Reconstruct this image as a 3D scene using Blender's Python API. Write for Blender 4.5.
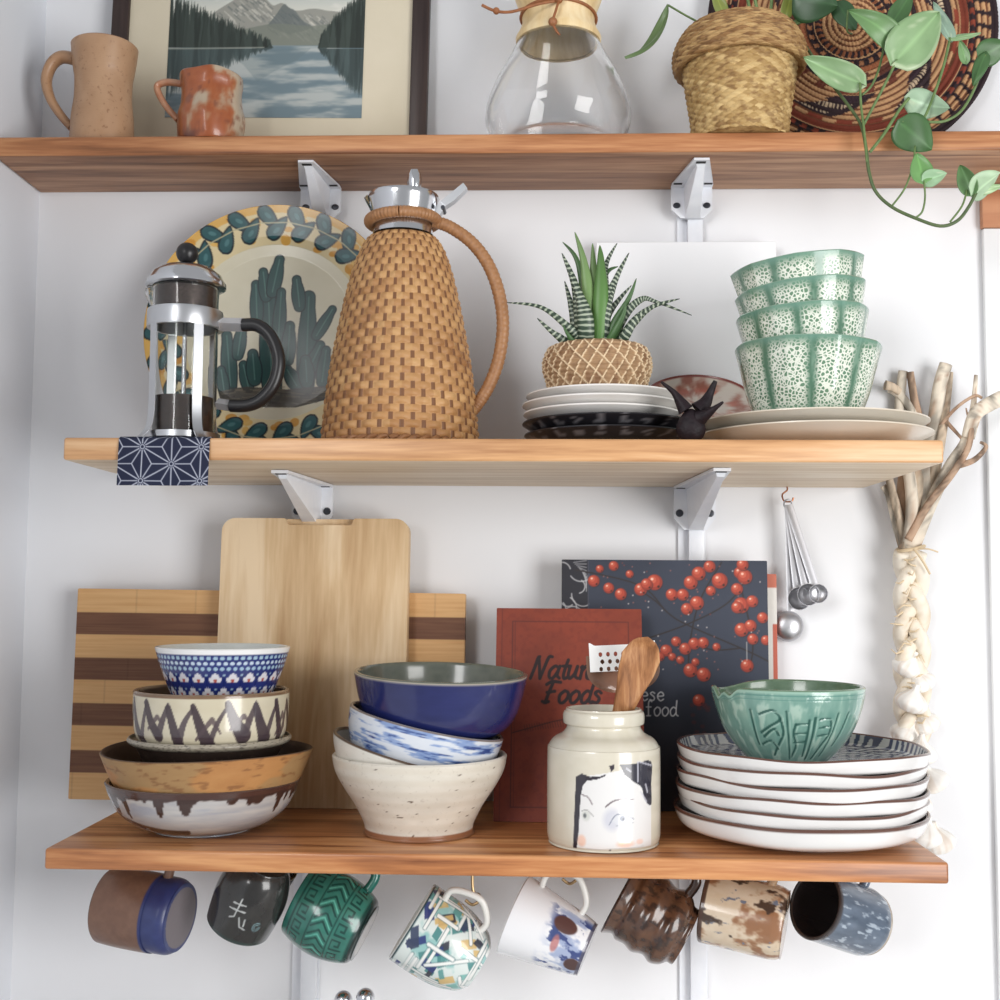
import bpy, bmesh, math, random
import numpy as np
from mathutils import Vector, Matrix

PI = math.pi
for o in list(bpy.data.objects):
    bpy.data.objects.remove(o)
SC = bpy.context.scene
COL = SC.collection

# ------------------------------------------------------------------ camera
CAM = Vector((0.0, -1.32, 1.40)); FPX = 1200.0
YAW, PITCH, ROLL = math.atan(45/1200), math.atan(88/1200), 0.0075
_f = Vector((-math.sin(YAW)*math.cos(PITCH), math.cos(YAW)*math.cos(PITCH), math.sin(PITCH)))
_r0 = Vector((math.cos(YAW), math.sin(YAW), 0)); _u0 = _r0.cross(_f)
_r = _r0*math.cos(ROLL) + _u0*math.sin(ROLL); _u = _r.cross(_f)
cam_data = bpy.data.cameras.new('camera'); cam_data.sensor_width = 36; cam_data.lens = FPX*36/1000
cam_data.clip_start = 0.01
cam = bpy.data.objects.new('camera', cam_data); COL.objects.link(cam)
cam.matrix_world = Matrix(((_r.x, _u.x, -_f.x, CAM.x), (_r.y, _u.y, -_f.y, CAM.y), (_r.z, _u.z, -_f.z, CAM.z), (0, 0, 0, 1)))
SC.camera = cam

# ------------------------------------------------------------------ light
SC.view_settings.view_transform = 'Standard'; SC.view_settings.look = 'None'
SC.view_settings.gamma = 1; SC.view_settings.use_curve_mapping = False
SC.view_settings.exposure = 0.16
W = bpy.data.worlds.new('world'); SC.world = W; W.use_nodes = True
W.node_tree.nodes['Background'].inputs[0].default_value = (0.97, 0.975, 0.99, 1)
W.node_tree.nodes['Background'].inputs[1].default_value = 0.40
def area(name, loc, target, sx, sy, power, color):
    d = bpy.data.lights.new(name, 'AREA'); d.shape = 'RECTANGLE'; d.size = sx; d.size_y = sy; d.energy = power; d.color = color
    o = bpy.data.objects.new(name, d); COL.objects.link(o); o.location = loc
    o.rotation_euler = (Vector(target)-Vector(loc)).to_track_quat('-Z', 'Y').to_euler()
    return o
area('window_light', (1.65, -2.0, 1.18), (0.0, 0, 1.36), 1.1, 1.5, 42, (1.0, 0.99, 0.975))
area('left_fill_light', (-1.3, -2.6, 2.1), (0, 0, 1.4), 1.0, 1.2, 33, (1.0, 0.995, 0.99))  # added fill from the left front, lifts the dim left half

# ------------------------------------------------------------------ helpers
def P(px, py, Y):
    d = _f*FPX + _r*(px-500) - _u*(py-500)
    return CAM + d*((Y-CAM.y)/d.y)
def S(p):
    return FPX/((p-CAM).dot(_f))
def srgb(c):
    c = np.asarray(c, float)/255.0
    return np.where(c <= 0.04045, c/12.92, ((c+0.055)/1.055)**2.4)
def rgba(c):
    return tuple(srgb(c))+(1.0,)

def cr(pts, m=6, closed=False):
    """Catmull-Rom resample of a list of tuples."""
    p = [np.array(q, float) for q in pts]; n = len(p); out = []
    rng = range(n if closed else n-1)
    for i in rng:
        if closed: a, b, c, d = p[(i-1) % n], p[i], p[(i+1) % n], p[(i+2) % n]
        else: a, b, c, d = p[max(i-1, 0)], p[i], p[i+1], p[min(i+2, n-1)]
        for k in range(m):
            t = k/m
            out.append(0.5*((2*b)+(c-a)*t+(2*a-5*b+4*c-d)*t*t+(3*b-a-3*c+d)*t**3))
    if not closed: out.append(p[-1])
    return [tuple(q) for q in out]

def vnoise(x, y, seed=0):
    x = np.asarray(x, float); y = np.asarray(y, float)
    def h(i, j):
        k = np.sin(i*127.1+j*311.7+seed*74.7)*43758.5453
        return k-np.floor(k)
    i = np.floor(x); j = np.floor(y); fx = x-i; fy = y-j
    fx = fx*fx*(3-2*fx); fy = fy*fy*(3-2*fy)
    return (h(i, j)*(1-fx)+h(i+1, j)*fx)*(1-fy)+(h(i, j+1)*(1-fx)+h(i+1, j+1)*fx)*fy
def fbm(x, y, seed=0, o=4):
    s = 0; a = 0.5; t = 0
    for k in range(o):
        s = s+a*vnoise(np.asarray(x)*2**k, np.asarray(y)*2**k, seed+k*7); t += a; a *= 0.5
    return s/t
def mixc(a, b, t):
    t = np.clip(np.asarray(t, float), 0, 1)[..., None]
    return np.asarray(a, float)*(1-t)+np.asarray(b, float)*t
def smooth(a, b, x):
    t = np.clip((np.asarray(x, float)-a)/(b-a), 0, 1); return t*t*(3-2*t)

class Cv:
    """a small painter: colours 0-255, y runs down"""
    def __init__(s, w, h, bg):
        s.w, s.h = w, h; s.a = np.ones((h, w, 3))*np.array(bg, float)
        s.Y, s.X = np.mgrid[0:h, 0:w]; s.X = s.X+0.5; s.Y = s.Y+0.5
    def _box(s, x0, y0, x1, y1):
        return slice(max(0, int(y0)-1), min(s.h, int(y1)+2)), slice(max(0, int(x0)-1), min(s.w, int(x1)+2))
    def put(s, sl, m, c, al):
        if m.size == 0: return
        m = np.clip(m, 0, 1)[..., None]*al
        s.a[sl] = s.a[sl]*(1-m)+np.array(c, float)*m
    def stroke(s, pts, w, c, al=1.0):
        pts = [np.array(q, float) for q in pts]; ws = w if hasattr(w, '__len__') else [w]*len(pts)
        mx = max(ws)
        xs = [q[0] for q in pts]; ys = [q[1] for q in pts]
        sl = s._box(min(xs)-mx, min(ys)-mx, max(xs)+mx, max(ys)+mx)
        X, Y = s.X[sl], s.Y[sl]
        if X.size == 0: return
        best = np.full(X.shape, 1e9)
        for i in range(len(pts)-1):
            a, b = pts[i], pts[i+1]; d = b-a; L = max(d@d, 1e-9)
            t = np.clip(((X-a[0])*d[0]+(Y-a[1])*d[1])/L, 0, 1)
            best = np.minimum(best, np.hypot(X-a[0]-t*d[0], Y-a[1]-t*d[1])-(ws[i]*(1-t)+ws[i+1]*t)/2)
        s.put(sl, 0.5-best, c, al)
    def poly(s, pts, c, al=1.0):
        xs = [q[0] for q in pts]; ys = [q[1] for q in pts]
        sl = s._box(min(xs), min(ys), max(xs), max(ys))
        X, Y = s.X[sl], s.Y[sl]
        if X.size == 0: return
        acc = np.zeros(X.shape)
        for ox, oy in ((-.25, -.25), (.25, -.25), (-.25, .25), (.25, .25)):
            ins = np.zeros(X.shape, bool); n = len(pts)
            for i in range(n):
                x1, y1 = pts[i][:2]; x2, y2 = pts[(i+1) % n][:2]
                if y1 == y2: continue
                cnd = ((Y+oy) > min(y1, y2)) & ((Y+oy) <= max(y1, y2))
                ins ^= cnd & ((X+ox) < (x2-x1)*((Y+oy)-y1)/(y2-y1)+x1)
            acc += ins
        s.put(sl, acc/4, c, al)
    def ell(s, cx, cy, rx, ry, c, rot=0.0, al=1.0, soft=1.0):
        R = max(rx, ry)+soft; sl = s._box(cx-R, cy-R, cx+R, cy+R)
        X, Y = s.X[sl]-cx, s.Y[sl]-cy
        if X.size == 0: return
        u = X*math.cos(rot)+Y*math.sin(rot); v = -X*math.sin(rot)+Y*math.cos(rot)
        d = (np.hypot(u/rx, v/ry)-1)*min(rx, ry)
        s.put(sl, 0.5-d/soft, c, al)
    def rect(s, x0, y0, x1, y1, c, al=1.0):
        s.poly([(x0, y0), (x1, y0), (x1, y1), (x0, y1)], c, al)
    def drop(s, x, y, ang, L, w, c, edge=None, ew=1.5, bend=0.0):
        """a leaf: round near (x,y), pointed at distance L in direction ang"""
        up, dn = [], []
        for k in range(17):
            q = k/16; hw = w/2*math.sin(PI*q**.62)**.8 if 0 < q < 1 else 0
            b = bend*L*q*q; up.append((q*L, b+hw)); dn.append((q*L, b-hw))
        o = [(x+u*math.cos(ang)-v*math.sin(ang), y+u*math.sin(ang)+v*math.cos(ang)) for u, v in up+dn[::-1]]
        if edge is not None: s.stroke(o+[o[0]], ew*2, edge)
        s.poly(o, c)
    def at(s, u, v):
        x = np.clip(np.asarray(u)*s.w-0.5, 0, s.w-1.001); y = np.clip(np.asarray(v)*s.h-0.5, 0, s.h-1.001)
        i = x.astype(int); j = y.astype(int); fx = (x-i)[..., None]; fy = (y-j)[..., None]
        A = s.a
        return (A[j, i]*(1-fx)+A[j, i+1]*fx)*(1-fy)+(A[j+1, i]*(1-fx)+A[j+1, i+1]*fx)*fy

# ---- materials
def _mat(name):
    m = bpy.data.materials.new(name); m.use_nodes = True
    nt = m.node_tree; b = nt.nodes['Principled BSDF']
    return m, nt, b
def _bump(nt, b, scale, strength, dist=0.001, stretch=(1, 1, 1), co=None):
    tc = nt.nodes.new('ShaderNodeTexCoord'); mp = nt.nodes.new('ShaderNodeMapping'); mp.inputs['Scale'].default_value = stretch
    no = nt.nodes.new('ShaderNodeTexNoise'); no.inputs['Scale'].default_value = scale; no.inputs['Detail'].default_value = 4
    bu = nt.nodes.new('ShaderNodeBump'); bu.inputs['Strength'].default_value = strength; bu.inputs['Distance'].default_value = dist
    nt.links.new(tc.outputs['Object'], mp.inputs[0]); nt.links.new(mp.outputs[0], no.inputs['Vector'])
    nt.links.new(no.outputs['Fac'], bu.inputs['Height']); nt.links.new(bu.outputs[0], b.inputs['Normal'])
def M(name, c, rough=0.5, metal=0.0, spec=0.5, c2=None, nscale=40, namount=0.5, bump=None, coat=0.0, stretch=(1, 1, 1), aniso=0):
    m, nt, b = _mat(name)
    b.inputs['Roughness'].default_value = rough; b.inputs['Metallic'].default_value = metal
    b.inputs['Specular IOR Level'].default_value = spec; b.inputs['Coat Weight'].default_value = coat
    b.inputs['Coat Roughness'].default_value = 0.08
    b.inputs['Base Color'].default_value = rgba(c)
    if c2 is not None:
        tc = nt.nodes.new('ShaderNodeTexCoord'); mp = nt.nodes.new('ShaderNodeMapping'); mp.inputs['Scale'].default_value = stretch
        no = nt.nodes.new('ShaderNodeTexNoise'); no.inputs['Scale'].default_value = nscale; no.inputs['Detail'].default_value = 6
        rp = nt.nodes.new('ShaderNodeValToRGB'); rp.color_ramp.elements[0].position = 0.5-namount/2; rp.color_ramp.elements[1].position = 0.5+namount/2
        rp.color_ramp.elements[0].color = rgba(c); rp.color_ramp.elements[1].color = rgba(c2)
        nt.links.new(tc.outputs['Object'], mp.inputs[0]); nt.links.new(mp.outputs[0], no.inputs['Vector'])
        nt.links.new(no.outputs['Fac'], rp.inputs[0]); nt.links.new(rp.outputs[0], b.inputs['Base Color'])
    if bump: _bump(nt, b, *bump)
    return m
def MV(name, rough=0.4, spec=0.5, coat=0.0, bump=None, speck=None):
    """painted surface: colour comes from the mesh's own colour attribute"""
    m, nt, b = _mat(name)
    b.inputs['Roughness'].default_value = rough; b.inputs['Specular IOR Level'].default_value = spec
    b.inputs['Coat Weight'].default_value = coat; b.inputs['Coat Roughness'].default_value = 0.06
    at = nt.nodes.new('ShaderNodeAttribute'); at.attribute_name = 'Col'
    src = at.outputs['Color']
    if speck:
        sc, am, colr = speck
        tc = nt.nodes.new('ShaderNodeTexCoord'); no = nt.nodes.new('ShaderNodeTexNoise'); no.inputs['Scale'].default_value = sc; no.inputs['Detail'].default_value = 3
        rp = nt.nodes.new('ShaderNodeValToRGB'); rp.color_ramp.elements[0].position = 0.60; rp.color_ramp.elements[1].position = 0.72
        rp.color_ramp.elements[0].color = (0, 0, 0, 1); rp.color_ramp.elements[1].color = (am, am, am, 1)
        mx = nt.nodes.new('ShaderNodeMix'); mx.data_type = 'RGBA'; mx.inputs['B'].default_value = rgba(colr)
        nt.links.new(tc.outputs['Object'], no.inputs['Vector']); nt.links.new(no.outputs['Fac'], rp.inputs[0])
        nt.links.new(rp.outputs[0], mx.inputs['Factor']); nt.links.new(src, mx.inputs['A']); src = mx.outputs['Result']
    nt.links.new(src, b.inputs['Base Color'])
    if bump: _bump(nt, b, *bump)
    return m
def wood(name, c1, c2, c3, axis=0, scale=26, rough=0.45, spec=0.35, along=0.06, bump=0.12, offset=(0, 0, 0)):
    m, nt, b = _mat(name)
    tc = nt.nodes.new('ShaderNodeTexCoord'); mp = nt.nodes.new('ShaderNodeMapping')
    s = [1, 1, 1]; s[axis] = along
    mp.inputs['Scale'].default_value = s; mp.inputs['Location'].default_value = offset
    n1 = nt.nodes.new('ShaderNodeTexNoise'); n1.inputs['Scale'].default_value = scale; n1.inputs['Detail'].default_value = 5; n1.inputs['Distortion'].default_value = 1.2
    n2 = nt.nodes.new('ShaderNodeTexNoise'); n2.inputs['Scale'].default_value = scale*9; n2.inputs['Detail'].default_value = 3
    ad = nt.nodes.new('ShaderNodeMath'); ad.operation = 'MULTIPLY_ADD'; ad.inputs[1].default_value = 0.28
    rp = nt.nodes.new('ShaderNodeValToRGB'); e = rp.color_ramp.elements
    e[0].position = 0.44; e[0].color = rgba(c1); e[1].position = 0.80; e[1].color = rgba(c3)
    k = e.new(0.62); k.color = rgba(c2)
    nt.links.new(tc.outputs['Object'], mp.inputs[0]); nt.links.new(mp.outputs[0], n1.inputs['Vector']); nt.links.new(mp.outputs[0], n2.inputs['Vector'])
    nt.links.new(n2.outputs['Fac'], ad.inputs[0]); nt.links.new(n1.outputs['Fac'], ad.inputs[2]); nt.links.new(ad.outputs[0], rp.inputs[0])
    nt.links.new(rp.outputs[0], b.inputs['Base Color'])
    b.inputs['Roughness'].default_value = rough; b.inputs['Specular IOR Level'].default_value = spec
    bu = nt.nodes.new('ShaderNodeBump'); bu.inputs['Strength'].default_value = bump; bu.inputs['Distance'].default_value = 0.001
    nt.links.new(ad.outputs[0], bu.inputs['Height']); nt.links.new(bu.outputs[0], b.inputs['Normal'])
    return m
def glass(name, tint=(1, 1, 1), rough=0.0, ior=1.35):
    m, nt, b = _mat(name)
    b.inputs['Base Color'].default_value = tint+(1,); b.inputs['Transmission Weight'].default_value = 1.0
    b.inputs['Roughness'].default_value = rough; b.inputs['IOR'].default_value = ior
    return m

# ---- geometry as (verts, faces)
def link(name, V, F, mat=None, parent=None, col=None, loc=None, rot=None, smooth_angle=40, label=None):
    me = bpy.data.meshes.new(name)
    me.from_pydata([tuple(map(float, v)) for v in V], [], [tuple(map(int, f)) for f in F])
    if col is not None:
        at = me.color_attributes.new('Col', 'FLOAT_COLOR', 'POINT')
        c = np.ones((len(V), 4), np.float32); c[:, :3] = srgb(np.clip(col, 0, 255)); at.data.foreach_set('color', c.ravel())
    me.shade_smooth()
    if smooth_angle < 180: me.set_sharp_from_angle(angle=math.radians(smooth_angle))
    for m in (mat if isinstance(mat, (list, tuple)) else [mat]):
        if m is not None: me.materials.append(m)
    me.validate()
    o = bpy.data.objects.new(name, me); COL.objects.link(o)
    if parent is not None: o.parent = parent
    if loc is not None: o.location = loc
    if rot is not None: o.rotation_euler = rot
    if label: o['label'] = label
    return o
def tag(o, label, cat, group=None, kind=None):
    o['label'] = label; o['category'] = cat
    if group: o['group'] = group
    if kind: o['kind'] = kind
    return o
def thing(name, label, cat, loc=(0, 0, 0), rot=(0, 0, 0), group=None):
    o = bpy.data.objects.new(name, None); o.empty_display_size = 0.02; COL.objects.link(o)
    o.location = loc; o.rotation_euler = rot
    return tag(o, label, cat, group)
def structure(o):
    o['kind'] = 'structure'; return o
def joinm(parts):
    V, F = [], []
    for v, f in parts:
        b = len(V); V += [tuple(q) for q in v]; F += [tuple(i+b for i in q) for q in f]
    return V, F
def moved(vf, T):
    return [T @ Vector(v) for v in vf[0]], vf[1]
def box(x0, x1, y0, y1, z0, z1, bev=0.001, seg=2):
    bm = bmesh.new(); bmesh.ops.create_cube(bm, size=1)
    for v in bm.verts: v.co = Vector(((x0+x1)/2+v.co.x*(x1-x0), (y0+y1)/2+v.co.y*(y1-y0), (z0+z1)/2+v.co.z*(z1-z0)))
    if bev > 0: bmesh.ops.bevel(bm, geom=bm.edges[:], offset=bev, segments=seg, affect='EDGES', profile=0.5)
    return out(bm)
def out(bm):
    bm.verts.index_update(); V = [v.co.copy() for v in bm.verts]; F = [[v.index for v in f.verts] for f in bm.faces]; bm.free()
    return V, F
def hull(pts):
    bm = bmesh.new()
    for p in pts: bm.verts.new(p)
    r = bmesh.ops.convex_hull(bm, input=bm.verts[:])
    bmesh.ops.delete(bm, geom=list(set([e for e in r['geom_interior'] if isinstance(e, bmesh.types.BMVert)])), context='VERTS')
    return out(bm)
def lathe(prof, n=72, rf=None):
    """revolve (r,z); theta 0 faces -Y. returns V, F, theta, index, r, z"""
    V, F, TH, IX, RR, ZZ = [], [], [], [], [], []; rows = []
    for k, (r, z) in enumerate(prof):
        if r < 1e-6:
            rows.append([len(V)]); V.append((0, 0, z)); TH.append(0); IX.append(k); RR.append(0); ZZ.append(z); continue
        row = []
        for i in range(n):
            t = 2*PI*i/n
            row.append(len(V)); TH.append(t if t <= PI else t-2*PI); IX.append(k); RR.append(r); ZZ.append(z)
            V.append((r*math.sin(t), -r*math.cos(t), z))
        rows.append(row)
    for a, b in zip(rows[:-1], rows[1:]):
        if len(a) == 1 and len(b) == 1: continue
        for i in range(n):
            j = (i+1) % n
            if len(a) == 1: F.append((a[0], b[j], b[i]))
            elif len(b) == 1: F.append((a[i], a[j], b[0]))
            else: F.append((a[i], a[j], b[j], b[i]))
    V = np.array(V); TH = np.array(TH); IX = np.array(IX); RR = np.array(RR); ZZ = np.array(ZZ)
    if rf is not None:
        r2, z2 = rf(TH, IX, RR, ZZ)
        V = np.stack([r2*np.sin(TH), -r2*np.cos(TH), z2], 1)
    return V, F, TH, IX, RR, ZZ
def shell(outer, t, m=5, lip=True, mono=True):
    """closed thick-walled profile from an outer (r,z) profile that runs base -> rim"""
    o = cr(outer, m) if m > 1 else list(outer)
    o = [(max(r, 0), z) for r, z in o]
    inn = []
    for i in range(len(o)):
        a = o[max(i-1, 0)]; b = o[min(i+1, len(o)-1)]
        d = np.array([b[0]-a[0], b[1]-a[1]]); L = np.linalg.norm(d)
        if L < 1e-9: continue
        nx, nz = d[1]/L, -d[0]/L
        r, z = o[i][0]-t*nx, o[i][1]-t*nz
        inn.append((r, z))
    zr = o[-1][1]; floor = o[0][1]+t
    inn = [(max(r, 0.0), min(max(z, floor), zr)) for r, z in inn]
    inn = inn[::-1]
    q = [inn[0]]
    for p in inn[1:]:
        if not mono:
            if p[1] < q[-1][1]-1e-5: q.append(p)
        elif p[0] < q[-1][0]-1e-5 or p[1] < q[-1][1]-1e-5: q.append((min(p[0], q[-1][0]), min(p[1], q[-1][1])))
    if q[-1][0] > 1e-6: q.append((0.0, q[-1][1]))
    q[-1] = (0.0, q[-1][1])
    rim = [((o[-1][0]+q[0][0])/2+t*0.2, zr+t*0.35), ((o[-1][0]+q[0][0])/2-t*0.2, zr+t*0.35)] if lip else []
    return o+rim+q, len(o)
def densify(pr, no, d):
    o = []; n2 = 0
    for i in range(len(pr)-1):
        a, b = np.array(pr[i]), np.array(pr[i+1]); L = float(np.linalg.norm(b-a))
        nn = max(1, int(L/(d if i < no else d*3)))
        o += [tuple(a*(1-q/nn)+b*(q/nn)) for q in range(nn)]
        if i == no-2: n2 = len(o)+1
    o.append(tuple(pr[-1])); o[-1] = (0.0 if pr[-1][0] < 1e-6 else o[-1][0], o[-1][1])
    return o, n2
def tube(path, rad, n=10, cap=True, flat=1.0, up=None):
    p = [Vector(q) for q in path]; rs = rad if hasattr(rad, '__len__') else [rad]*len(p)
    V, F = [], []
    t0 = (p[1]-p[0]).normalized()
    a = Vector(up) if up is not None else (Vector((0, 0, 1)) if abs(t0.z) < 0.9 else Vector((1, 0, 0)))
    nrm = (a-t0*a.dot(t0)).normalized()
    for i, q in enumerate(p):
        t = (p[min(i+1, len(p)-1)]-p[max(i-1, 0)]).normalized()
        nrm = (nrm-t*nrm.dot(t)).normalized(); bn = t.cross(nrm)
        for k in range(n):
            an = 2*PI*k/n
            V.append(q+nrm*(math.cos(an)*rs[i]*flat)+bn*(math.sin(an)*rs[i]))
    for i in range(len(p)-1):
        for k in range(n):
            k2 = (k+1) % n; F.append((i*n+k, i*n+k2, (i+1)*n+k2, (i+1)*n+k))
    if cap:
        F.append(tuple(range(n-1, -1, -1))); F.append(tuple(range((len(p)-1)*n, len(p)*n)))
    return V, F
def sphere(c, r, nu=20, nv=12, sz=(1, 1, 1)):
    prof = [(max(r*math.sin(PI*k/nv), 0) if 0 < k < nv else 0.0, -r*math.cos(PI*k/nv)) for k in range(nv+1)]
    V, F = lathe(prof, nu)[:2]
    return [(v[0]*sz[0]+c[0], v[1]*sz[1]+c[1], v[2]*sz[2]+c[2]) for v in V], F
def slab(w, h, t, nx, nz, rad=0.0, topcut=None):
    """upright slab: x in [-w/2,w/2], z in [0,h], front face at y=0 as a fine grid, back at y=t. returns V,F,u,v(0 top..1)"""
    V, F, U, Q = [], [], [], []
    for j in range(nz+1):
        for i in range(nx+1):
            x = -w/2+w*i/nx; z = h*j/nz
            U.append(i/nx); Q.append(1-j/nz)
            if rad > 0:
                cx = min(max(x, -w/2+rad), w/2-rad); cz = min(max(z, rad), h-rad)
                dx, dz = x-cx, z-cz
                m_ = max(abs(dx), abs(dz)); e = math.hypot(dx, dz)
                if e > 1e-9 and dx != 0 and dz != 0: x, z = cx+dx/e*m_, cz+dz/e*m_
            V.append((x, 0.0, z))
    def id_(i, j): return j*(nx+1)+i
    for j in range(nz):
        for i in range(nx): F.append((id_(i, j), id_(i+1, j), id_(i+1, j+1), id_(i, j+1)))
    ring = [id_(i, 0) for i in range(nx+1)]+[id_(nx, j) for j in range(1, nz+1)]+[id_(i, nz) for i in range(nx-1, -1, -1)]+[id_(0, j) for j in range(nz-1, 0, -1)]
    b = len(V); n = len(ring)
    for k in ring: V.append((V[k][0], t, V[k][2])); U.append(U[k]); Q.append(Q[k])
    for k in range(n): F.append((ring[(k+1) % n], ring[k], b+k, b+(k+1) % n))
    F.append(tuple(b+k for k in range(n-1, -1, -1)))
    return V, F, np.array(U), np.array(Q)
def front_only(V, col, edge):
    """the slab's sides and back get one plain colour"""
    y = np.array([v[1] for v in V]); c = np.array(col, float); c[y > 1e-6] = edge; return c
# ------------------------------------------------------------------ setting
D1, D2, D3 = 0.118, 0.261, 0.267
ZT1 = P(500, 133.5, -D1).z; ZB1 = P(500, 153, -D1).z
ZT2 = P(500, 438.5, -D2).z; ZB2 = P(500, 461.5, -D2).z
ZT3 = P(497, 855.5, -D3).z; ZB3 = P(497, 877, -D3).z
LX = P(43, 196, 0).x - 0.004                              # plane of the left wall
wallm = M('wall_paint', (232, 233, 236), 0.6, spec=0.25, bump=(60, 0.05, 0.002))
structure(link('wall_back', *box(LX-0.1, 0.85, 0, 0.1, 0.6, 2.3, 0), wallm))
structure(link('wall_left', *box(LX-0.1, LX, -1.0, 0.0, 0.6, 2.3, 0), M('left_wall_paint', (224, 227, 233), 0.6, spec=0.25, bump=(60, 0.05, 0.002))))
# white boarding at the right edge with a wooden rail on top of it
xr = P(987, 400, -0.008).x
trimw = M('trim_paint', (238, 240, 242), 0.4)
structure(link('trim_1', *box(xr, xr+0.25, -0.008, -0.0005, 0.7, P(990, 228, -0.008).z, 0.002), trimw))
cap = wood('cap_wood', (150, 95, 66), (183, 125, 92), (205, 150, 115), scale=20)
structure(link('trim_2', *box(xr-0.001, xr+0.25, -0.010, -0.0005, P(990, 228, -0.008).z+0.0003, P(990, 190, -0.008).z, 0.001), cap))

wd1 = wood('shelf_wood_dark', (112, 72, 48), (168, 112, 74), (200, 146, 102), scale=38, rough=0.45, offset=(3, 0, 0))
wd2 = wood('shelf_wood_pale', (170, 122, 82), (206, 158, 112), (228, 190, 148), scale=38, rough=0.35, spec=0.5, offset=(0, 4, 0))
wd3 = wood('shelf_wood_warm', (126, 76, 46), (178, 118, 74), (212, 156, 106), scale=38, rough=0.30, spec=0.5, offset=(0, 0, 7))
under1 = wood('underside_brown', (112, 78, 58), (154, 112, 84), (186, 144, 112), scale=38, rough=.5, offset=(3, 1, 0))  # underside of the top board, a duller brown than its front edge
under2 = wood('underside_bounce_pale', (206, 182, 152), (228, 208, 182), (238, 222, 200), scale=38, rough=.5, offset=(0, 4, 2))  # pale underside colour stands in for light bounced up from below
def shelf(px0, px1, py, D, zt, zb, m, label, xl=None, under=None):
    x0 = P(px0, py, -D).x if xl is None else xl; x1 = P(px1, py, -D).x
    o = link('shelf_board', *box(x0, x1, -D, -0.0006, zb, zt, 0.0025, 3), m)
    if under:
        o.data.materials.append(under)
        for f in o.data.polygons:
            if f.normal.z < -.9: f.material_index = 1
    return tag(o, label, 'shelf'), x0, x1
shelf(0, 1075, 145, D1, ZT1, ZB1, wd1, 'dark wooden shelf board at the top, carrying the framed landscape and the trailing plant', LX+0.001, under1)
shelf(63, 944, 450, D2, ZT2, ZB2, wd2, 'pale wooden shelf board in the middle, under the wicker carafe and the pale green bowls', under=under2)
shelf(44, 949, 866, D3, ZT3, ZB3, wd3, 'warm brown wooden shelf board at the bottom, with mugs hanging under its edge')

bm_ = M('bracket_paint', (236, 238, 243), 0.35, c2=(226, 229, 236), nscale=60)
scm = M('screw_metal', (70, 72, 78), 0.35, 0.9)
darkhole = M('dark_slot', (36, 34, 36), 0.7)
RX1, RX2 = P(315, 400, -0.012).x, P(692, 400, -0.012).x
def rail(x, label):
    t = thing('bracket_rail', label, 'rail', (x, -0.0005, 0.72), group='shelf rails')
    h = ZB1-0.002-0.72
    link('back_plate', *box(-0.015, 0.015, -0.003, 0, 0, h, 0.0006, 1), bm_, t)
    link('channel', *box(-0.004, 0.013, -0.0115, -0.0032, 0, h, 0.001, 2), bm_, t)
rail(RX1, 'white slotted wall rail running up behind the cutting board, left of the two')
rail(RX2, 'white slotted wall rail running up behind the dark berry cookbook, right of the two')
def bracket(x, zb, L, label, twist=0.0, vs=1.0):
    t = thing('shelf_bracket', label, 'bracket', (x, -0.013, zb-0.0006), (0, 0, twist), group='shelf brackets'); t.scale = (1, 1, vs)
    w = 0.0225
    link('top_flange', *hull([(-.008, -L, 0), (.008, -L, 0), (-.008, -L, -.003), (.008, -L, -.003), (-w, -.012, 0), (w, -.012, 0), (-w, -.012, -.003), (w, -.012, -.003), (-w, 0, 0), (w, 0, 0), (-w, 0, -.003), (w, 0, -.003)]), bm_, t)
    link('wall_flange', *hull([(-w, 0, -.003), (w, 0, -.003), (-w, -.004, -.003), (w, -.004, -.003), (-w, 0, -.034), (w, 0, -.034), (-w, -.004, -.034), (w, -.004, -.034),
                               (-.012, 0, -.047), (.013, 0, -.047), (-.012, -.004, -.047), (.013, -.004, -.047)]), bm_, t)
    link('gusset', *hull([(-.004, -L+.012, -.003), (.005, -L+.012, -.003), (-.003, -L+.014, -.007), (.004, -L+.014, -.007),
                          (-.009, -.004, -.003), (.011, -.004, -.003), (-.007, -.004, -.047), (.009, -.004, -.047), (-.006, -.02, -.038), (.008, -.02, -.038)]), bm_, t)
    for sx in (-1, 1):
        link('screw', *moved((lambda v: (v[0], v[1]))(lathe([(0, 0.0025), (.0035, 0.002), (.0042, 0)], 16)[:2]), Matrix.Translation((sx*0.0165, -0.0042, -0.029)) @ Matrix.Rotation(PI/2, 4, 'X')), scm, t)
        link('slot', *hull([(sx*.0165+a*.0045, -.017+b*.0022, z) for a in (-1, 1) for b in (-1, 1) for z in (-.0027, -.0036)]), darkhole, t)
    link('slot', *hull([(a*.005, -L+.007+b*.0025, z) for a in (-1, 1) for b in (-1, 1) for z in (-.0027, -.0036)]), darkhole, t)
bracket(RX1+0.003, ZB1, D1-0.028, 'white shelf bracket under the top shelf, above the painted cactus platter', vs=.78)
bracket(RX2, ZB1, D1-0.028, 'white shelf bracket under the top shelf, right of the carafe and above the white panel', vs=.78)
bracket(RX1, ZB2, D2-0.092, 'white shelf bracket under the middle shelf, right above the pale cutting board')
bracket(RX2+.002, ZB2, D2-0.055, 'white shelf bracket under the middle shelf, right above the dark berry cookbook')

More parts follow.
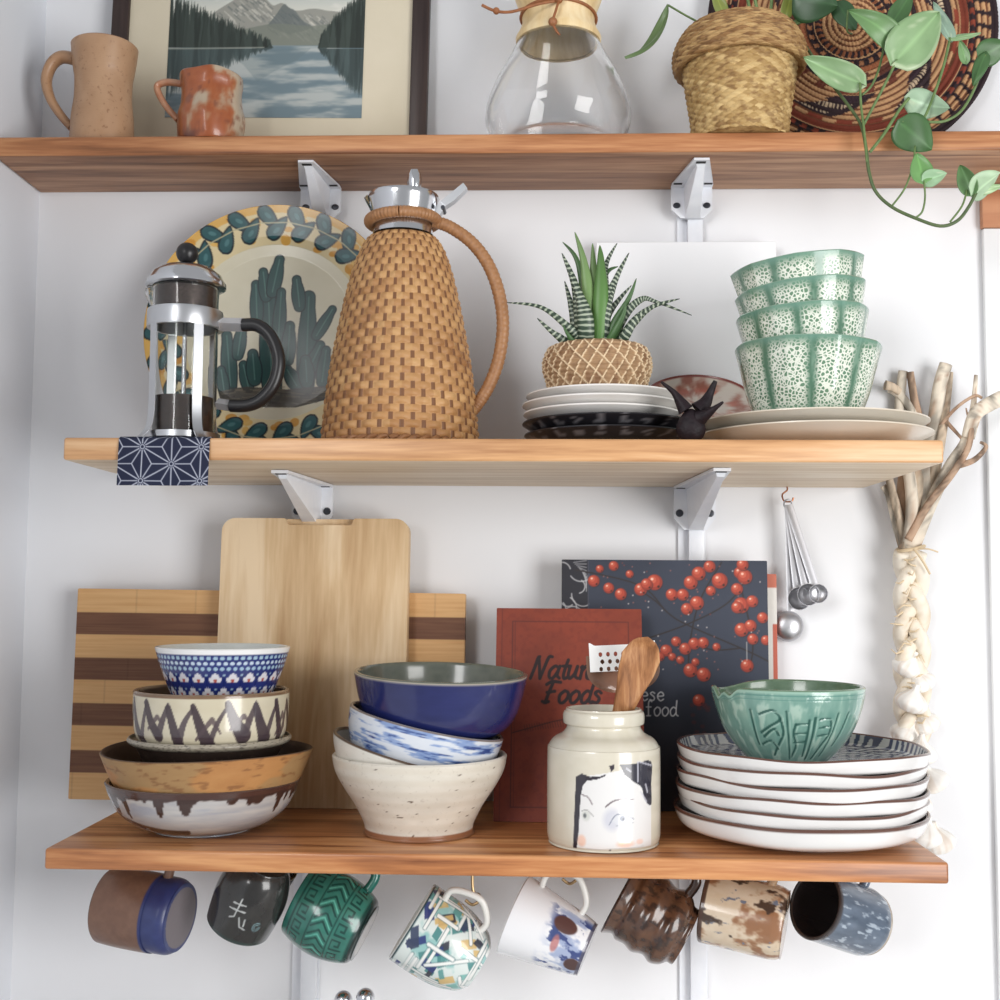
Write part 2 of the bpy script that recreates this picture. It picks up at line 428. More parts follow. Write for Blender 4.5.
# ------------------------------------------------------------------ sizing from the photograph
class At:
    """place at photo column px on a shelf of height z, at depth Y; k = metres per photo pixel there"""
    def __init__(s, px, Y, z):
        q = CAM.z; lo, hi = -400, 1500
        for _ in range(60):
            mid = (lo+hi)/2
            if P(px, mid, Y).z > z: lo = mid
            else: hi = mid
        s.py = (lo+hi)/2; s.p = P(px, s.py, Y); s.p.z = z; s.k = 1/S(s.p); s.px = px
    def prof(s, pts):          # (half width px, photo row) -> (r, z above base)
        return [(w*s.k, (s.py-y)*s.k) for w, y in pts]

def mugbody(R, H, t=0.004, prof=None):
    pr = prof or [(0, 0), (R*.86, 0), (R*.96, H*.04), (R, H*.15), (R, H*.8), (R, H)]
    return shell(pr, t, 4)
def handle_path(pts, m=8): return cr(pts, m)

# ------------------------------------------------------------------ top shelf
# tall stoneware mug
a = At(101.5, -0.075, ZT1)
pr, no = shell(a.prof([(0, a.py), (29, a.py), (31, a.py-3), (30, 118), (28, 100), (28, 80), (29.5, 70), (31.5, 55), (32.5, 45)]), 0.004)
V, F, TH, IX, RR, ZZ = lathe(pr, 96)
tan = MV('tan_stoneware', 0.38, bump=(120, 0.25, 0.0008, (1, 1, 6)), speck=(220, 0.55, (120, 78, 50)))
n_ = fbm(TH*3, ZZ*60, 3)
c = mixc((168, 130, 98), (188, 152, 120), n_); c = np.where((IX < no)[:, None], c, np.array((150, 104, 72)))
t = thing('tall_mug', 'tall tan stoneware mug with a big left handle, beside the framed landscape', 'mug', a.p, (0, 0, 0.0))
link('body', V, F, tan, t, c)
k = a.k; z_ = lambda y: (a.py-y)*k
hp = cr([(-30*k, 0, z_(56)), (-44*k, 0, z_(54)), (-54*k, 0, z_(62)), (-58.5*k, 0, z_(78)), (-54*k, 0, z_(96)), (-44*k, 0, z_(112)), (-31*k, 0, z_(127))], 6)
hv, hf = tube(hp, [0.0068-0.0025*i/(len(hp)-1) for i in range(len(hp))], 12, up=(0, 1, 0), flat=1.35)
link('handle', hv, hf, tan, t, np.tile((172, 134, 102), (len(hv), 1)))
# small rust mug
a = At(210, -0.088, ZT1); k = a.k; z_ = lambda y: (a.py-y)*k
pr, no = shell(a.prof([(0, a.py), (24, a.py), (30, a.py-1), (33, 126), (33, 116), (30.5, 106), (29.5, 94), (31, 84), (31, 77)]), 0.0035)
V, F, TH, IX, RR, ZZ = lathe(pr, 96, lambda th, ix, r, z: (r*(1+0.02*np.sin(3*th+z*60)+0.012*np.sin(7*th)), z+np.where(z > .05, 0.0012*np.sin(4*th), 0)))
n_ = fbm(TH*2.2, ZZ*50, 5); n2 = fbm(TH*5, ZZ*120, 9)
c = mixc((140, 70, 36), (172, 98, 54), n2); c = mixc(c, (178, 160, 138), smooth(.46, .72, n_+0.30*np.sin(TH-0.1)))
c = mixc(c, (110, 58, 40), smooth(.62, .75, n2)*0.6)
c = mixc(c, (96, 52, 38), smooth(0.012, 0.0, ZZ)*smooth(.3, .7, n_))
rust = MV('wood_fired_glaze', 0.3, coat=0.3, bump=(90, 0.3, 0.001))
t = thing('small_mug', 'small rust and grey wood-fired mug with an angular handle, in front of the framed landscape', 'mug', a.p)
link('body', V, F, rust, t, c)
hp = [(-29*k, 0, z_(82)), (-44*k, 0, z_(80)), (-53*k, 0, z_(82)), (-55*k, 0, z_(87)), (-50*k, 0, z_(98)), (-43*k, 0, z_(108)), (-33*k, 0, z_(119))]
hp = cr(hp, 4); hv, hf = tube(hp, [0.0036]*len(hp), 10, up=(0, 1, 0), flat=1.4)
link('handle', hv, hf, rust, t, mixc((176, 110, 78), (196, 160, 130), fbm(np.array([v[0]*200 for v in hv]), np.array([v[2]*200 for v in hv]))))

# framed landscape leaning on the wall
Yf = -0.028
bl = At(268, Yf, ZT1); k = bl.k
fw = (428-103)*k; fh = 0.42
t = thing('framed_picture', 'dark framed landscape picture of a mountain lake with a cream mat, leaning on the wall', 'picture', (P(265.5, 60, Yf).x, Yf, ZT1), (-0.035, 0.012, 0))
fm = wood('frame_wood', (38, 28, 28), (52, 40, 38), (66, 52, 48), axis=2, scale=30, rough=0.4)
fwid = 17.5*k
bars = [box(-fw/2, -fw/2+fwid, 0, .014, 0, fh, .0015), box(fw/2-fwid, fw/2, 0, .014, 0, fh, .0015),
        box(-fw/2+fwid, fw/2-fwid, 0, .014, 0, fwid, .0015), box(-fw/2+fwid, fw/2-fwid, 0, .014, fh-fwid, fh, .0015)]
link('frame', *joinm(bars), fm, t)
link('mat_board', *box(-fw/2+fwid-.002, fw/2-fwid+.002, .005, .010, fwid-.002, fh-fwid+.002, 0), M('mat_board', (218, 208, 186), 0.8, c2=(206, 196, 172), nscale=12), t)
cv = Cv(408, 280, (176, 186, 186))
cv.a[:] = mixc((150, 166, 172), (214, 212, 200), smooth(0, 105, cv.Y)); n_ = fbm(cv.X/60, cv.Y/16, 2); cv.a[:] = mixc(cv.a, (222, 220, 212), smooth(.5, .7, n_)*.7)
HZ = 150
m1 = cr([(60, 112), (95, 86), (130, 66), (155, 52), (178, 44), (196, 58), (215, 74), (235, 70), (262, 84), (300, 80), (330, 84), (408, 96), (408, 150), (60, 150)], 4)
cv.poly(m1, (150, 150, 142))
rng = random.Random(4)
for i in range(220):
    x = rng.uniform(90, 330); yb = np.interp(x, [60, 130, 178, 215, 262, 408], [112, 66, 44, 74, 84, 96])
    y = yb+rng.uniform(3, 50); L = rng.uniform(5, 18)
    cv.stroke([(x, y), (x+L*.8, y+L*.6)], rng.uniform(1.2, 3), rng.choice([(196, 194, 184), (112, 116, 114), (128, 132, 128), (206, 202, 190), (92, 100, 100)]), .7)
cv.poly(cr([(205, 112), (222, 92), (238, 72), (248, 78), (262, 84), (276, 100), (296, 116), (250, 128)], 4), (98, 106, 106), .75)
cv.poly(cr([(140, 122), (220, 108), (300, 112), (408, 104), (408, 148), (140, 148)], 4), (120, 126, 116), .8)
cv.rect(0, HZ-2, 408, 280, (128, 142, 146))
n_ = fbm(cv.X/80, cv.Y/12, 8); low = cv.Y > HZ
cv.a[low] = mixc((112, 130, 138), (176, 182, 180), smooth(.35, .68, n_))[low]
cv.poly([(120, 160), (300, 152), (270, 175), (225, 195), (190, 215), (160, 185)], (104, 120, 124), .3)
for side in (0, 1):
    for i in range(260):
        x = rng.uniform(0, 215) if side == 0 else rng.uniform(318, 408)
        if side == 0: top = np.interp(x, [0, 30, 90, 150, 215], [44, 58, 84, 110, 138]); rb = np.interp(x, [0, 40, 110, 200], [250, 232, 200, 160])
        else: top = np.interp(x, [318, 345, 380, 408], [128, 92, 62, 40]); rb = np.interp(x, [318, 345, 385, 408], [160, 190, 235, 250])
        y = top+rng.uniform(-3, 14); w = rng.uniform(4, 8); g = rng.uniform(.75, 1.25)
        cc = (54*g, 62*g, 58*g)
        cv.poly([(x, y), (x+w, HZ+3), (x-w, HZ+3)], cc, .9)
        yr = rb-rng.uniform(-2, 18)
        cv.poly([(x, yr), (x+w, HZ+4), (x-w, HZ+4)], (66*g, 78*g, 78*g), .6)
cv.stroke([(0, HZ+5), (200, HZ+2)], 2.2, (156, 160, 150), .8)
pw = (364-164)*k; ph = 0.18; px0 = (163.5-267)*k
zb_ = (At(268, Yf, ZT1).py-113.8)*k
V, F, U, Q = slab(pw, ph, 0.0006, 240, 190)
V = [(v[0]+px0+pw/2, v[1]+.0042, v[2]+zb_) for v in V]
link('landscape_print', V, F, MV('print', 0.55, 0.3), t, cv.at(U, 1-(1-Q)*(ph/(280/408*pw)) if ph < 280/408*pw else Q))

# glass pour-over coffee maker
a = At(558, -0.080, ZT1); k = a.k; z_ = lambda y: (a.py-y)*k
t = thing('pour_over_carafe', 'clear glass pour-over coffee maker with a wooden collar, on the top shelf beside the frame', 'coffee maker', a.p)
pr, no = shell([(0, .001), (40*k, .001)]+[(w*k, z_(y)) for w, y in [(60, a.py-2), (69, 133), (73, 120), (71, 104), (62, 80), (50, 58), (40, 38), (33, 20), (36, 4), (46, -20), (58, -46), (68, -70)]], 0.0028, 5, mono=False)
link('glass_body', *lathe(pr, 72)[:2], glass('clear_glass'), t)
wc = wood('collar_wood', (206, 176, 126), (226, 200, 152), (236, 216, 176), axis=2, scale=30, rough=0.4)
cp = [(w*k+.0006, z_(y)) for w, y in [(37, 42), (42, 41), (42.5, 36), (39, 30), (35.5, 20), (37, 10), (41, 0), (46, -14), (50, -22)]]
cp = cp+[(cp[-1][0]-.004, cp[-1][1]+.001)]+[(w*k+.0004, z_(y)) for w, y in [(44, -16), (37, 3), (34, 19), (37.5, 32), (40.3, 38.5)]]
V, F = lathe(cp+[cp[0]], 72)[:2]
link('wooden_collar', V, F, wc, t)
lea = M('leather_cord', (134, 82, 48), 0.6, c2=(158, 100, 60), nscale=200)
bead = M('wood_bead', (150, 98, 62), 0.5)
cz = z_(15); ring = [(math.sin(q)*38*k, -math.cos(q)*38*k, cz+0.003*math.cos(q+.4)) for q in np.linspace(0, 2*PI, 40)]
cord = [tube(ring, .0017, 8), tube(cr([(0, -39*k, cz), (-20*k, -42*k, z_(20)), (-46*k, -43*k, z_(28)), (-62*k, -43*k, z_(27)), (-75*k, -43*k, z_(21))], 5), .0016, 8),
        tube(cr([(0, -40*k, cz), (-3*k, -45*k, z_(28)), (-6*k, -46*k, z_(40)), (-3*k, -46*k, z_(48)), (1*k, -46*k, z_(54))], 5), .0014, 8),
        sphere((0, -41*k, cz), .0042), sphere((-61*k, -43*k, z_(27)), .0036), tube(cr([(-6*k, -41*k, cz+.006), (0, -44*k, cz+.002), (6*k, -41*k, cz+.007)], 4), .002, 8)]
link('leather_tie', *joinm(cord), lea, t)
link('bead', *sphere((-6*k, -46*k, z_(40)), .0047), bead, t)

# basket planter with pothos
def twill(prof, n, m, ku, rows, amp, cols, seed=1, name='basket', mat=None, parent=None, wob=0.0):
    """plaited strips running on both diagonals, over one under one, as real relief"""
    pf = cr(prof, m); V, F, TH, IX, RR, ZZ = lathe(pf, n)
    arc = np.zeros(len(pf)); 
    for i in range(1, len(pf)): arc[i] = arc[i-1]+math.hypot(pf[i][0]-pf[i-1][0], pf[i][1]-pf[i-1][1])
    s = arc[IX]/arc[-1]*rows; q = (TH/(2*PI)+.5)*ku
    a_, b_ = q+s, q-s
    ia, ib = np.floor(a_), np.floor(b_); fa, fb = a_-ia, b_-ib
    over = np.mod(ia+ib, 2)
    prof_ = np.where(over > 0, np.sin(PI*fa)**.55*(.55+.45*np.sin(PI*fb)), np.sin(PI*fb)**.55*(.55+.45*np.sin(PI*fa)))
    h = amp*(prof_-.5)
    idc = np.where(over > 0, np.mod(ia, ku*2)*1.0+.3, np.mod(ib+500, ku*2)*2.0+91)
    rn = vnoise(idc*1.7, np.zeros_like(idc), seed); r2 = fbm(a_*1.3, b_*1.3, seed+4)
    c = mixc(cols[0], cols[1], rn); c = mixc(c, cols[2], smooth(.5, .75, r2)*.6)
    R2 = np.maximum(RR+h*np.where(RR > 1e-5, 1, 0), 0)*(1+wob*np.sin(3*TH+1)+wob*.6*np.sin(5*TH))
    V = np.stack([R2*np.sin(TH), -R2*np.cos(TH), ZZ], 1)
    return link(name, V, F, mat, parent, c, smooth_angle=180)
straw = MV('seagrass', 0.6, 0.3)
a = At(740, -0.082, ZT1); k = a.k; z_ = lambda y: (a.py-y)*k
pp = thing('potted_pothos', 'trailing green pothos in a woven seagrass basket at the right of the top shelf', 'potted plant', a.p)
twill([(0, .0008), (44*k, .0008), (47*k, .003), (49*k, z_(120)), (52*k, z_(100)), (55*k, z_(80)), (57*k, z_(60)), (57*k, z_(46)), (54*k, z_(38)), (52*k, z_(38)), (51*k, z_(44)), (51*k, z_(60))],
      420, 26, 26, 30, .0024, [(208, 180, 128), (158, 126, 78), (118, 86, 52)], 3, 'basket', straw, pp)
twill([(55.5*k, z_(68)), (63*k, z_(69)), (66*k, z_(62)), (66*k, z_(52)), (62*k, z_(41)), (56*k, z_(32)), (50*k, z_(27.5)), (46*k, z_(30))],
      420, 26, 26, 13, .0026, [(194, 162, 112), (138, 102, 64), (100, 70, 44)], 8, 'folded_rim', straw, pp, .006)
link('soil', *lathe([(0, z_(36)), (49*k, z_(37)), (49*k, z_(46)), (0, z_(46))], 40)[:2], M('soil', (58, 46, 38), 0.9, bump=(80, .8, .003)), pp)

# leaves
def leaf(base, tip, side, width, fold=0.25, droop=0.0, shape='heart', nu=14, nv=6):
    b = Vector(base); e = Vector(tip); ax = e-b; L = ax.length; ax.normalize()
    sd = Vector(side); sd = (sd-ax*sd.dot(ax)).normalized(); nm = sd.cross(ax)
    V, F, T, SS = [], [], [], []
    for i in range(nu+1):
        t = i/nu
        if shape == 'heart': w = width/2*min(1, (math.sin(PI*min(t*1.0, 1)**0.62))**0.75*1.0)*(1 if t < .97 else 1)
        else: w = width/2*(math.sin(PI*t**.75))**.8
        back = -0.12*L if shape == 'heart' else 0
        for j in range(-nv, nv+1):
            s = j/nv
            q = b+ax*(L*t+(back*abs(s)**1.5*(1-t)**3))+sd*(s*max(w, 1e-5))+nm*(fold*abs(s)**1.3*w-droop*L*math.sin(PI*t)+0.02*L*math.sin(5*t+3*s))
            V.append(q); T.append(t); SS.append(s)
    m = 2*nv+1
    for i in range(nu):
        for j in range(m-1): F.append((i*m+j, (i+1)*m+j, (i+1)*m+j+1, i*m+j+1))
    n = len(V)                         # give it thickness
    V += [v-nm*0.0004 for v in V]
    F += [tuple(n+x for x in reversed(f)) for f in F]
    for i in range(nu):
        for j in (0, m-1):
            q = (i*m+j, (i+1)*m+j); F.append((q[0], q[1], n+q[1], n+q[0]) if j else (q[1], q[0], n+q[0], n+q[1]))
    return V, F, np.array(T+T), np.array(SS+SS)
leafm = MV('leaf_green', 0.38, 0.5)
def R_(px, py, Y):                      # photo point -> coordinates local to the plant
    return P(px, py, Y)-a.p
def addleaf(b, t, w, Yb, Yt, col=(92, 134, 76), side=(0, 0, 1), fold=.25, droop=.0, shape='heart', var=True, name='leaf', par=None, seed=0):
    B, T_ = R_(b[0], b[1], Yb), R_(t[0], t[1], Yt)
    V, F, T, s = leaf(B, T_, side, w*k, fold, droop, shape)
    c = mixc(np.array(col)*0.92, np.array(col)*1.1, fbm(T*4+seed, s*2+seed, seed))
    if var: c = mixc(c, (196, 208, 176), smooth(.62, .76, fbm(T*3+seed*3, s*4, seed+5))*.6)
    c = mixc(c, np.array(col)*1.25, np.exp(-(s/.06)**2)*.6)
    link(name, V, F, leafm, par or pp, c, smooth_angle=180)
g1, g2, g3, g4 = (106, 140, 92), (68, 102, 60), (128, 158, 114), (48, 78, 48)
addleaf((860, 83), (803, 57), 27, -.130, -.135, g3, (.5, -.3, .8), .3, .10, seed=1)
addleaf((899, 47), (848, 10), 26, -.125, -.13, g1, (.7, -.2, .6), .3, -.22, var=False, seed=2)
addleaf((896, 60), (939, 12), 46, -.135, -.13, g3, (.8, .1, .6), .12, -.06, seed=3)
addleaf((909, 98), (950, 108), 28, -.137, -.145, (152, 178, 150), (.1, -.2, 1), .25, -.28, seed=4)
addleaf((901, 123), (932, 150), 36, -.139, -.142, g2, (.7, -.1, -.5), .1, 0, var=False, seed=5)
addleaf((950, 38), (933, 2), 16, -.128, -.125, (134, 158, 140), (1, .2, 0), .5, .05, seed=6)
addleaf((950, 38), (981, 33), 9, -.128, -.135, g3, (0, .5, 1), .4, .0, seed=7)
addleaf((981, 57), (1008, 42), 26, -.126, -.126, g2, (.2, -.2, 1), .15, 0, var=False, seed=8)
addleaf((985, 55), (973, 86), 14, -.128, -.135, g2, (1, -.2, 0), .4, .08, var=False, seed=9)
addleaf((966, 62), (960, 40), 10, -.128, -.130, g1, (1, -.3, 0), .4, .0, var=False, seed=10)
addleaf((923, 181), (917, 153), 22, -.146, -.143, (104, 148, 88), (1, 0, .2), .3, .0, var=False, seed=11)
addleaf((924, 181), (947, 173), 17, -.146, -.152, (150, 184, 146), (0, -.6, 1), .3, .0, seed=12)
addleaf((973, 193), (960, 165), 18, -.146, -.140, (96, 132, 84), (.8, -.6, .2), .6, .0, var=False, seed=13)
addleaf((974, 194), (1000, 172), 30, -.146, -.150, (166, 192, 158), (.3, -.5, .8), .25, .0, seed=14)
addleaf((979, 192), (1004, 185), 9, -.140, -.14, (150, 178, 132), (0, -.3, 1), .3, .0, seed=15)
addleaf((668, 5), (625, 58), 15, -.075, -.085, (92, 116, 72), (.8, -.2, .5), .2, -.16, shape='long', var=False, seed=16)
addleaf((797, -2), (838, 6), 44, -.090, -.10, g4, (0, -.3, 1), .15, .1, var=False, seed=17)
addleaf((838, 4), (856, 30), 22, -.09, -.10, g4, (.8, -.2, .4), .2, 0, var=False, seed=18)
addleaf((893, 22), (912, -8), 20, -.10, -.10, g2, (1, 0, .2), .2, .0, var=False, seed=19)
addleaf((726, 20), (712, -14), 14, -.06, -.065, (124, 134, 66), (1, 0, 0), .3, 0, shape='long', var=False, seed=20)
addleaf((784, 22), (794, -16), 14, -.07, -.075, (128, 138, 62), (1, 0, 0), .3, 0, shape='long', var=False, seed=21)
stem = M('stem_green', (112, 136, 82), 0.45, c2=(78, 104, 58), nscale=120)
vine = M('vine_dark', (62, 84, 50), 0.5, c2=(92, 108, 66), nscale=90)
def st(pts, r, name='petiole', m=stem):
    q = cr([tuple(R_(x, y, Y)) for x, y, Y in pts], 6)
    link(name, *tube(q, [r]*len(q), 8), m, pp, smooth_angle=180)
st([(772, 32, -.055), (790, 22, -.07), (803, 42, -.085), (825, 75, -.10), (848, 105, -.118), (861, 125, -.130), (866, 148, -.138), (869, 172, -.142), (876, 192, -.144), (892, 207, -.146), (915, 218, -.147), (940, 226, -.147), (957, 221, -.147), (968, 208, -.147), (976, 193, -.147)], .0017, 'vine', vine)
st([(860, 83, -.13), (861, 105, -.131), (864, 130, -.136), (867, 162, -.141)], .0013)
st([(897, 60, -.135), (882, 90, -.134), (864, 124, -.133)], .0014)
st([(848, 10, -.128), (847, 30, -.12), (852, 34, -.11)], .001)
st([(885, 40, -.115), (880, 65, -.122), (872, 85, -.125), (862, 95, -.125)], .0012)
st([(950, 38, -.128), (943, 68, -.132), (930, 105, -.135), (921, 120, -.136), (902, 122, -.138)], .0014)
st([(985, 55, -.127), (976, 85, -.132), (962, 110, -.135), (945, 121, -.136), (928, 122, -.136)], .0014)
st([(909, 98, -.137), (898, 112, -.138), (884, 134, -.139), (870, 152, -.140)], .0016)
st([(915, 146, -.141), (913, 165, -.144), (905, 188, -.146), (892, 206, -.146)], .0010)
st([(924, 181, -.146), (925, 198, -.147), (922, 212, -.147), (915, 218, -.147)], .0010)
st([(967, 190, -.145), (962, 206, -.147), (950, 222, -.147)], .0010)
st([(668, 5, -.075), (685, 15, -.07), (702, 24, -.06), (715, 30, -.055)], .0011)
for x0, x1 in ((750, 745), (768, 772), (757, 752), (800, 800), (808, 806)):
    st([(735+(x0-740)*.3, 34, -.055), (x0, 18, -.06), (x1, -12, -.062)], .0018)

# big coiled tray standing against the wall
Yc = -0.030
c0 = P(857, 39, Yc-0.006); kk = 1/S(c0); Rt = 146*kk
tz0 = At(857, Yc, ZT1).p
nT, nR = 420, 150
V, F, TH, RI = [], [], [], []
for j in range(nR+1):
    for i in range(nT):
        th = 2*PI*i/nT; V.append([0, 0, 0]); TH.append(th); RI.append(j/nR)
TH = np.array(TH); RI = np.array(RI); NC = 26
turn = RI*NC+TH/(2*PI); fr = turn-np.floor(turn); ring_ = np.floor(turn)
rad = Rt*RI
hgt = 0.0032*(np.sin(PI*fr)**.6)+0.0006*np.sin(TH*np.maximum(ring_, 1)*9)
dish = 0.006*smooth(.55, 1.0, RI)
X = rad*np.cos(TH); Z = rad*np.sin(TH)
V = np.stack([X, -hgt-dish, Z], 1)
for j in range(nR):
    for i in range(nT):
        i2 = (i+1) % nT; F.append((j*nT+i, (j+1)*nT+i, (j+1)*nT+i2, j*nT+i2))
tanc, rustc, blk, redc = np.array((206, 160, 116.)), np.array((150, 92, 62.)), np.array((50, 36, 40.)), np.array((142, 66, 48.))
rr = RI*146
c = np.tile(tanc, (len(V), 1))
st_ = (np.abs(fr-.5) > .30)
c[st_] = (122, 78, 54)
def ringc(lo, hi, col): c[(rr >= lo) & (rr < hi)] = col
def seg(lo, hi, nseg, duty, col, ph=0.0):
    q = np.mod(TH/(2*PI)*nseg+ph+0.02*rr, 1); c[(rr >= lo) & (rr < hi) & (q < duty)] = col
ringc(30, 36, rustc); seg(30, 37, 34, .5, blk); ringc(38, 46, blk); seg(40, 45, 26, .45, (176, 120, 84))
ringc(47, 52, rustc*1.1); ringc(62, 67, blk); seg(54, 62, 14, .55, (98, 56, 44), .3); seg(66, 74, 18, .4, (120, 66, 50), .6)
seg(76, 102, 6, .42, blk*1.1, .1); seg(78, 84, 6, .34, (58, 40, 48), .16); seg(103, 108, 22, .55, redc)
m_ = (rr > 82) & (rr < 100) & (np.mod(TH/(2*PI)*6+.1+0.02*rr, 1) < .3) & (np.mod(TH/(2*PI)*150, 1) < .45) & (np.mod(ring_, 2) == 0); c[m_] = (214, 190, 160)
ringc(109, 116, redc*.9); ringc(117, 124, blk); seg(118, 123, 60, .5, redc)
seg(124, 138, 60, .35, blk); ringc(138, 147, blk)
c = mixc(c, c*.7, fbm(X*150, Z*150, 3)*.6)
nb = len(V); Vb = V.copy(); Vb[:, 1] = -dish+.003
F2 = [tuple(nb+q for q in reversed(f)) for f in F]
F3 = [((nR*nT+i), nb+nR*nT+i, nb+nR*nT+(i+1) % nT, nR*nT+(i+1) % nT) for i in range(nT)]
o = link('coiled_tray', np.concatenate([V, Vb]), F+F2+F3, MV('coiled_grass', 0.7, 0.25), None, np.concatenate([c, c]), loc=(c0.x, -.0125, tz0.z+Rt+.003), rot=(-.03, 0, 0), smooth_angle=180)
tag(o, 'large round coiled basket tray in tan, rust and black rings, standing behind the pothos', 'basket tray')
# ------------------------------------------------------------------ middle shelf
# cloth hanging over the edge
ca = P(118, 460, -D2-.002); cb = P(209, 460, -D2-.002); cw = cb.x-ca.x
cx_ = (ca.x+cb.x)/2
zlow = P(164, 485.5, -D2-.003).z
path = [(-0.155, ZT2+.0012), (-0.20, ZT2+.0012), (-D2+.003, ZT2+.0012), (-D2-.0012, ZT2-.001), (-D2-.0018, ZT2-.006)]
path += [(-D2-.0018-.0008*q, ZT2-.006+(zlow-ZT2+.006)*q) for q in np.linspace(0.1, 1, 14)]
d_ = [0]
for i in range(1, len(path)): d_.append(d_[-1]+math.hypot(path[i][0]-path[i-1][0], path[i][1]-path[i-1][1]))
nU, nV = 180, 330
cv = Cv(240, int(240*d_[-1]/cw), (42, 46, 66)); kx = 240/cw
sd = 34*2.64; hh = sd*math.sqrt(3)/2
ox, oy = (142-118)*2.64, cv.h-(485.5-447)*2.64
for i in range(-14, 14):
    for j in range(-20, 8):
        A_ = np.array((ox+i*hh, oy+(j+(i % 2)*.5)*sd)); B_ = A_+(hh, sd*.5); C_ = A_+(hh, -sd*.5); E_ = A_+(0, sd)
        for tri in ((A_, B_, C_), (A_, E_, B_)):
            g = sum(tri)/3
            for q in range(3):
                cv.stroke([tri[q], tri[(q+1) % 3]], 2.8, (176, 180, 194)); cv.stroke([tri[q], g], 2.8, (176, 180, 194))
        cv.ell(A_[0], A_[1], 8.5, 8.5, (42, 46, 66)); cv.ell(A_[0], A_[1], 6.8, 6.8, (176, 180, 194)); cv.ell(A_[0], A_[1], 4.2, 4.2, (42, 46, 66))
V, F, U, Q = [], [], [], []
for j in range(nV+1):
    s_ = d_[-1]*j/nV; y_ = np.interp(s_, d_, [q[0] for q in path]); z_ = np.interp(s_, d_, [q[1] for q in path])
    for i in range(nU+1):
        u = i/nU; hang = smooth(ZT2, zlow, z_)
        V.append((cx_-cw/2+cw*u, y_-0.0012*hang*(1+math.sin(u*9)), z_)); U.append(u); Q.append(j/nV)
for j in range(nV):
    for i in range(nU):
        q = j*(nU+1)+i; F.append((q, q+nU+1, q+nU+2, q+1))
ctop = cv.at(np.array(U), np.array(Q))
n = len(V); V2 = [(v[0], v[1]+(.0009 if v[1] < -D2 else 0), v[2]-(0 if v[1] < -D2 else .0009)) for v in V]
rim = [j*(nU+1) for j in range(nV+1)]+[nV*(nU+1)+i for i in range(1, nU+1)]+[j*(nU+1)+nU for j in range(nV-1, -1, -1)]+[i for i in range(nU-1, 0, -1)]
F2 = F+[tuple(n+x for x in reversed(f)) for f in F]+[(rim[(i+1) % len(rim)], rim[i], n+rim[i], n+rim[(i+1) % len(rim)]) for i in range(len(rim))]
o = link('cloth_napkin', V+V2, F2, MV('woven_cotton', 0.85, 0.15, bump=(900, .3, .0004)), None, np.concatenate([ctop, ctop]))
tag(o, 'navy cloth with white star lattice pattern hanging over the shelf edge under the coffee press', 'cloth')

# coffee press
chrome = M('chrome', (214, 216, 220), 0.16, 1.0)
chrome2 = M('brushed_steel', (206, 208, 212), 0.3, 1.0)
blackp = M('black_plastic', (26, 25, 27), 0.35)
a = At(182, -0.203, ZT2+.0016); k = a.k; z_ = lambda y: (a.py-y)*k
t = thing('coffee_press', 'chrome and glass coffee press with a black handle, standing on the navy cloth', 'coffee press', a.p)
gp, no = shell([(0, z_(438)), (28*k, z_(438)), (32*k, z_(435)), (32.5*k, z_(425)), (32.5*k, z_(340)), (32.5*k, z_(300)), (33*k, z_(287))], .0018, 3)
def spout(th, ix, r, z):
    s_ = np.exp(-((th+PI/2)/.22)**2)*smooth(z_(312), z_(292), z); return r+s_*9*k, z
link('glass_beaker', *lathe(gp, 72, spout)[:2], glass('press_glass', (0.93, 0.94, 0.93)), t)
co = [(0, z_(435.5)), (27*k, z_(435.5)), (29.6*k, z_(433)), (29.8*k, z_(398)), (0, z_(398))]
link('coffee', *lathe(co, 48)[:2], M('wet_coffee', (44, 33, 30), 0.35, c2=(70, 54, 46), nscale=220), t)
pl = [tube([(0, 0, z_(396)), (0, 0, z_(262))], .0022, 10)]
link('plunger_rod', *joinm(pl), chrome, t)
dk = M('plunger_mesh', (92, 80, 76), 0.45, 0.6, c2=(60, 52, 50), nscale=400)
link('plunger_filter', *lathe([(0, z_(309)), (30*k, z_(309)), (30.4*k, z_(307)), (30.4*k, z_(288)), (0, z_(288))], 60)[:2], dk, t)
link('frame_band', *lathe([(33.2*k, z_(328)), (37*k, z_(328)), (37.4*k, z_(326)), (37.4*k, z_(312)), (37*k, z_(310)), (33.2*k, z_(310)), (33.2*k, z_(328))], 72)[:2], chrome2, t)
for an in (38, -38, 142, -142):
    q = math.radians(an); dv = Vector((math.sin(q), -math.cos(q), 0)); sv = Vector((math.cos(q), math.sin(q), 0))
    pts = cr([(35.6*k, z_(326)), (35.6*k, z_(380)), (35.8*k, z_(412)), (38*k, z_(428)), (43*k, z_(437)), (50*k, a.py*0+.0012)], 5)
    V, F = [], []
    for (r, z), w in zip(pts, np.linspace(4.8*k, 4.8*k, len(pts))):
        for sx, dr in ((-1, 0), (1, 0), (1, .0011), (-1, .0011)): V.append(dv*(r+dr)+sv*(sx*w)+Vector((0, 0, z)))
    for i in range(len(pts)-1):
        for q_ in range(4): F.append((i*4+q_, i*4+(q_+1) % 4, i*4+4+(q_+1) % 4, i*4+4+q_))
    F += [(3, 2, 1, 0), tuple(len(V)-4+q_ for q_ in range(4))]
    link('leg', V, F, chrome2, t)
link('bottom_ring', *lathe([(29*k, z_(440)), (37*k, z_(440)), (37*k, z_(434)), (33.6*k, z_(434)), (33.6*k, z_(437)), (29*k, z_(438.8)), (29*k, z_(440))], 60)[:2], chrome2, t)
ld = [(0, z_(286)), (38*k, z_(286)), (39.5*k, z_(285)), (39.5*k, z_(281)), (38*k, z_(279)), (35*k, z_(273)), (26*k, z_(266)), (12*k, z_(262.5)), (0, z_(262))]
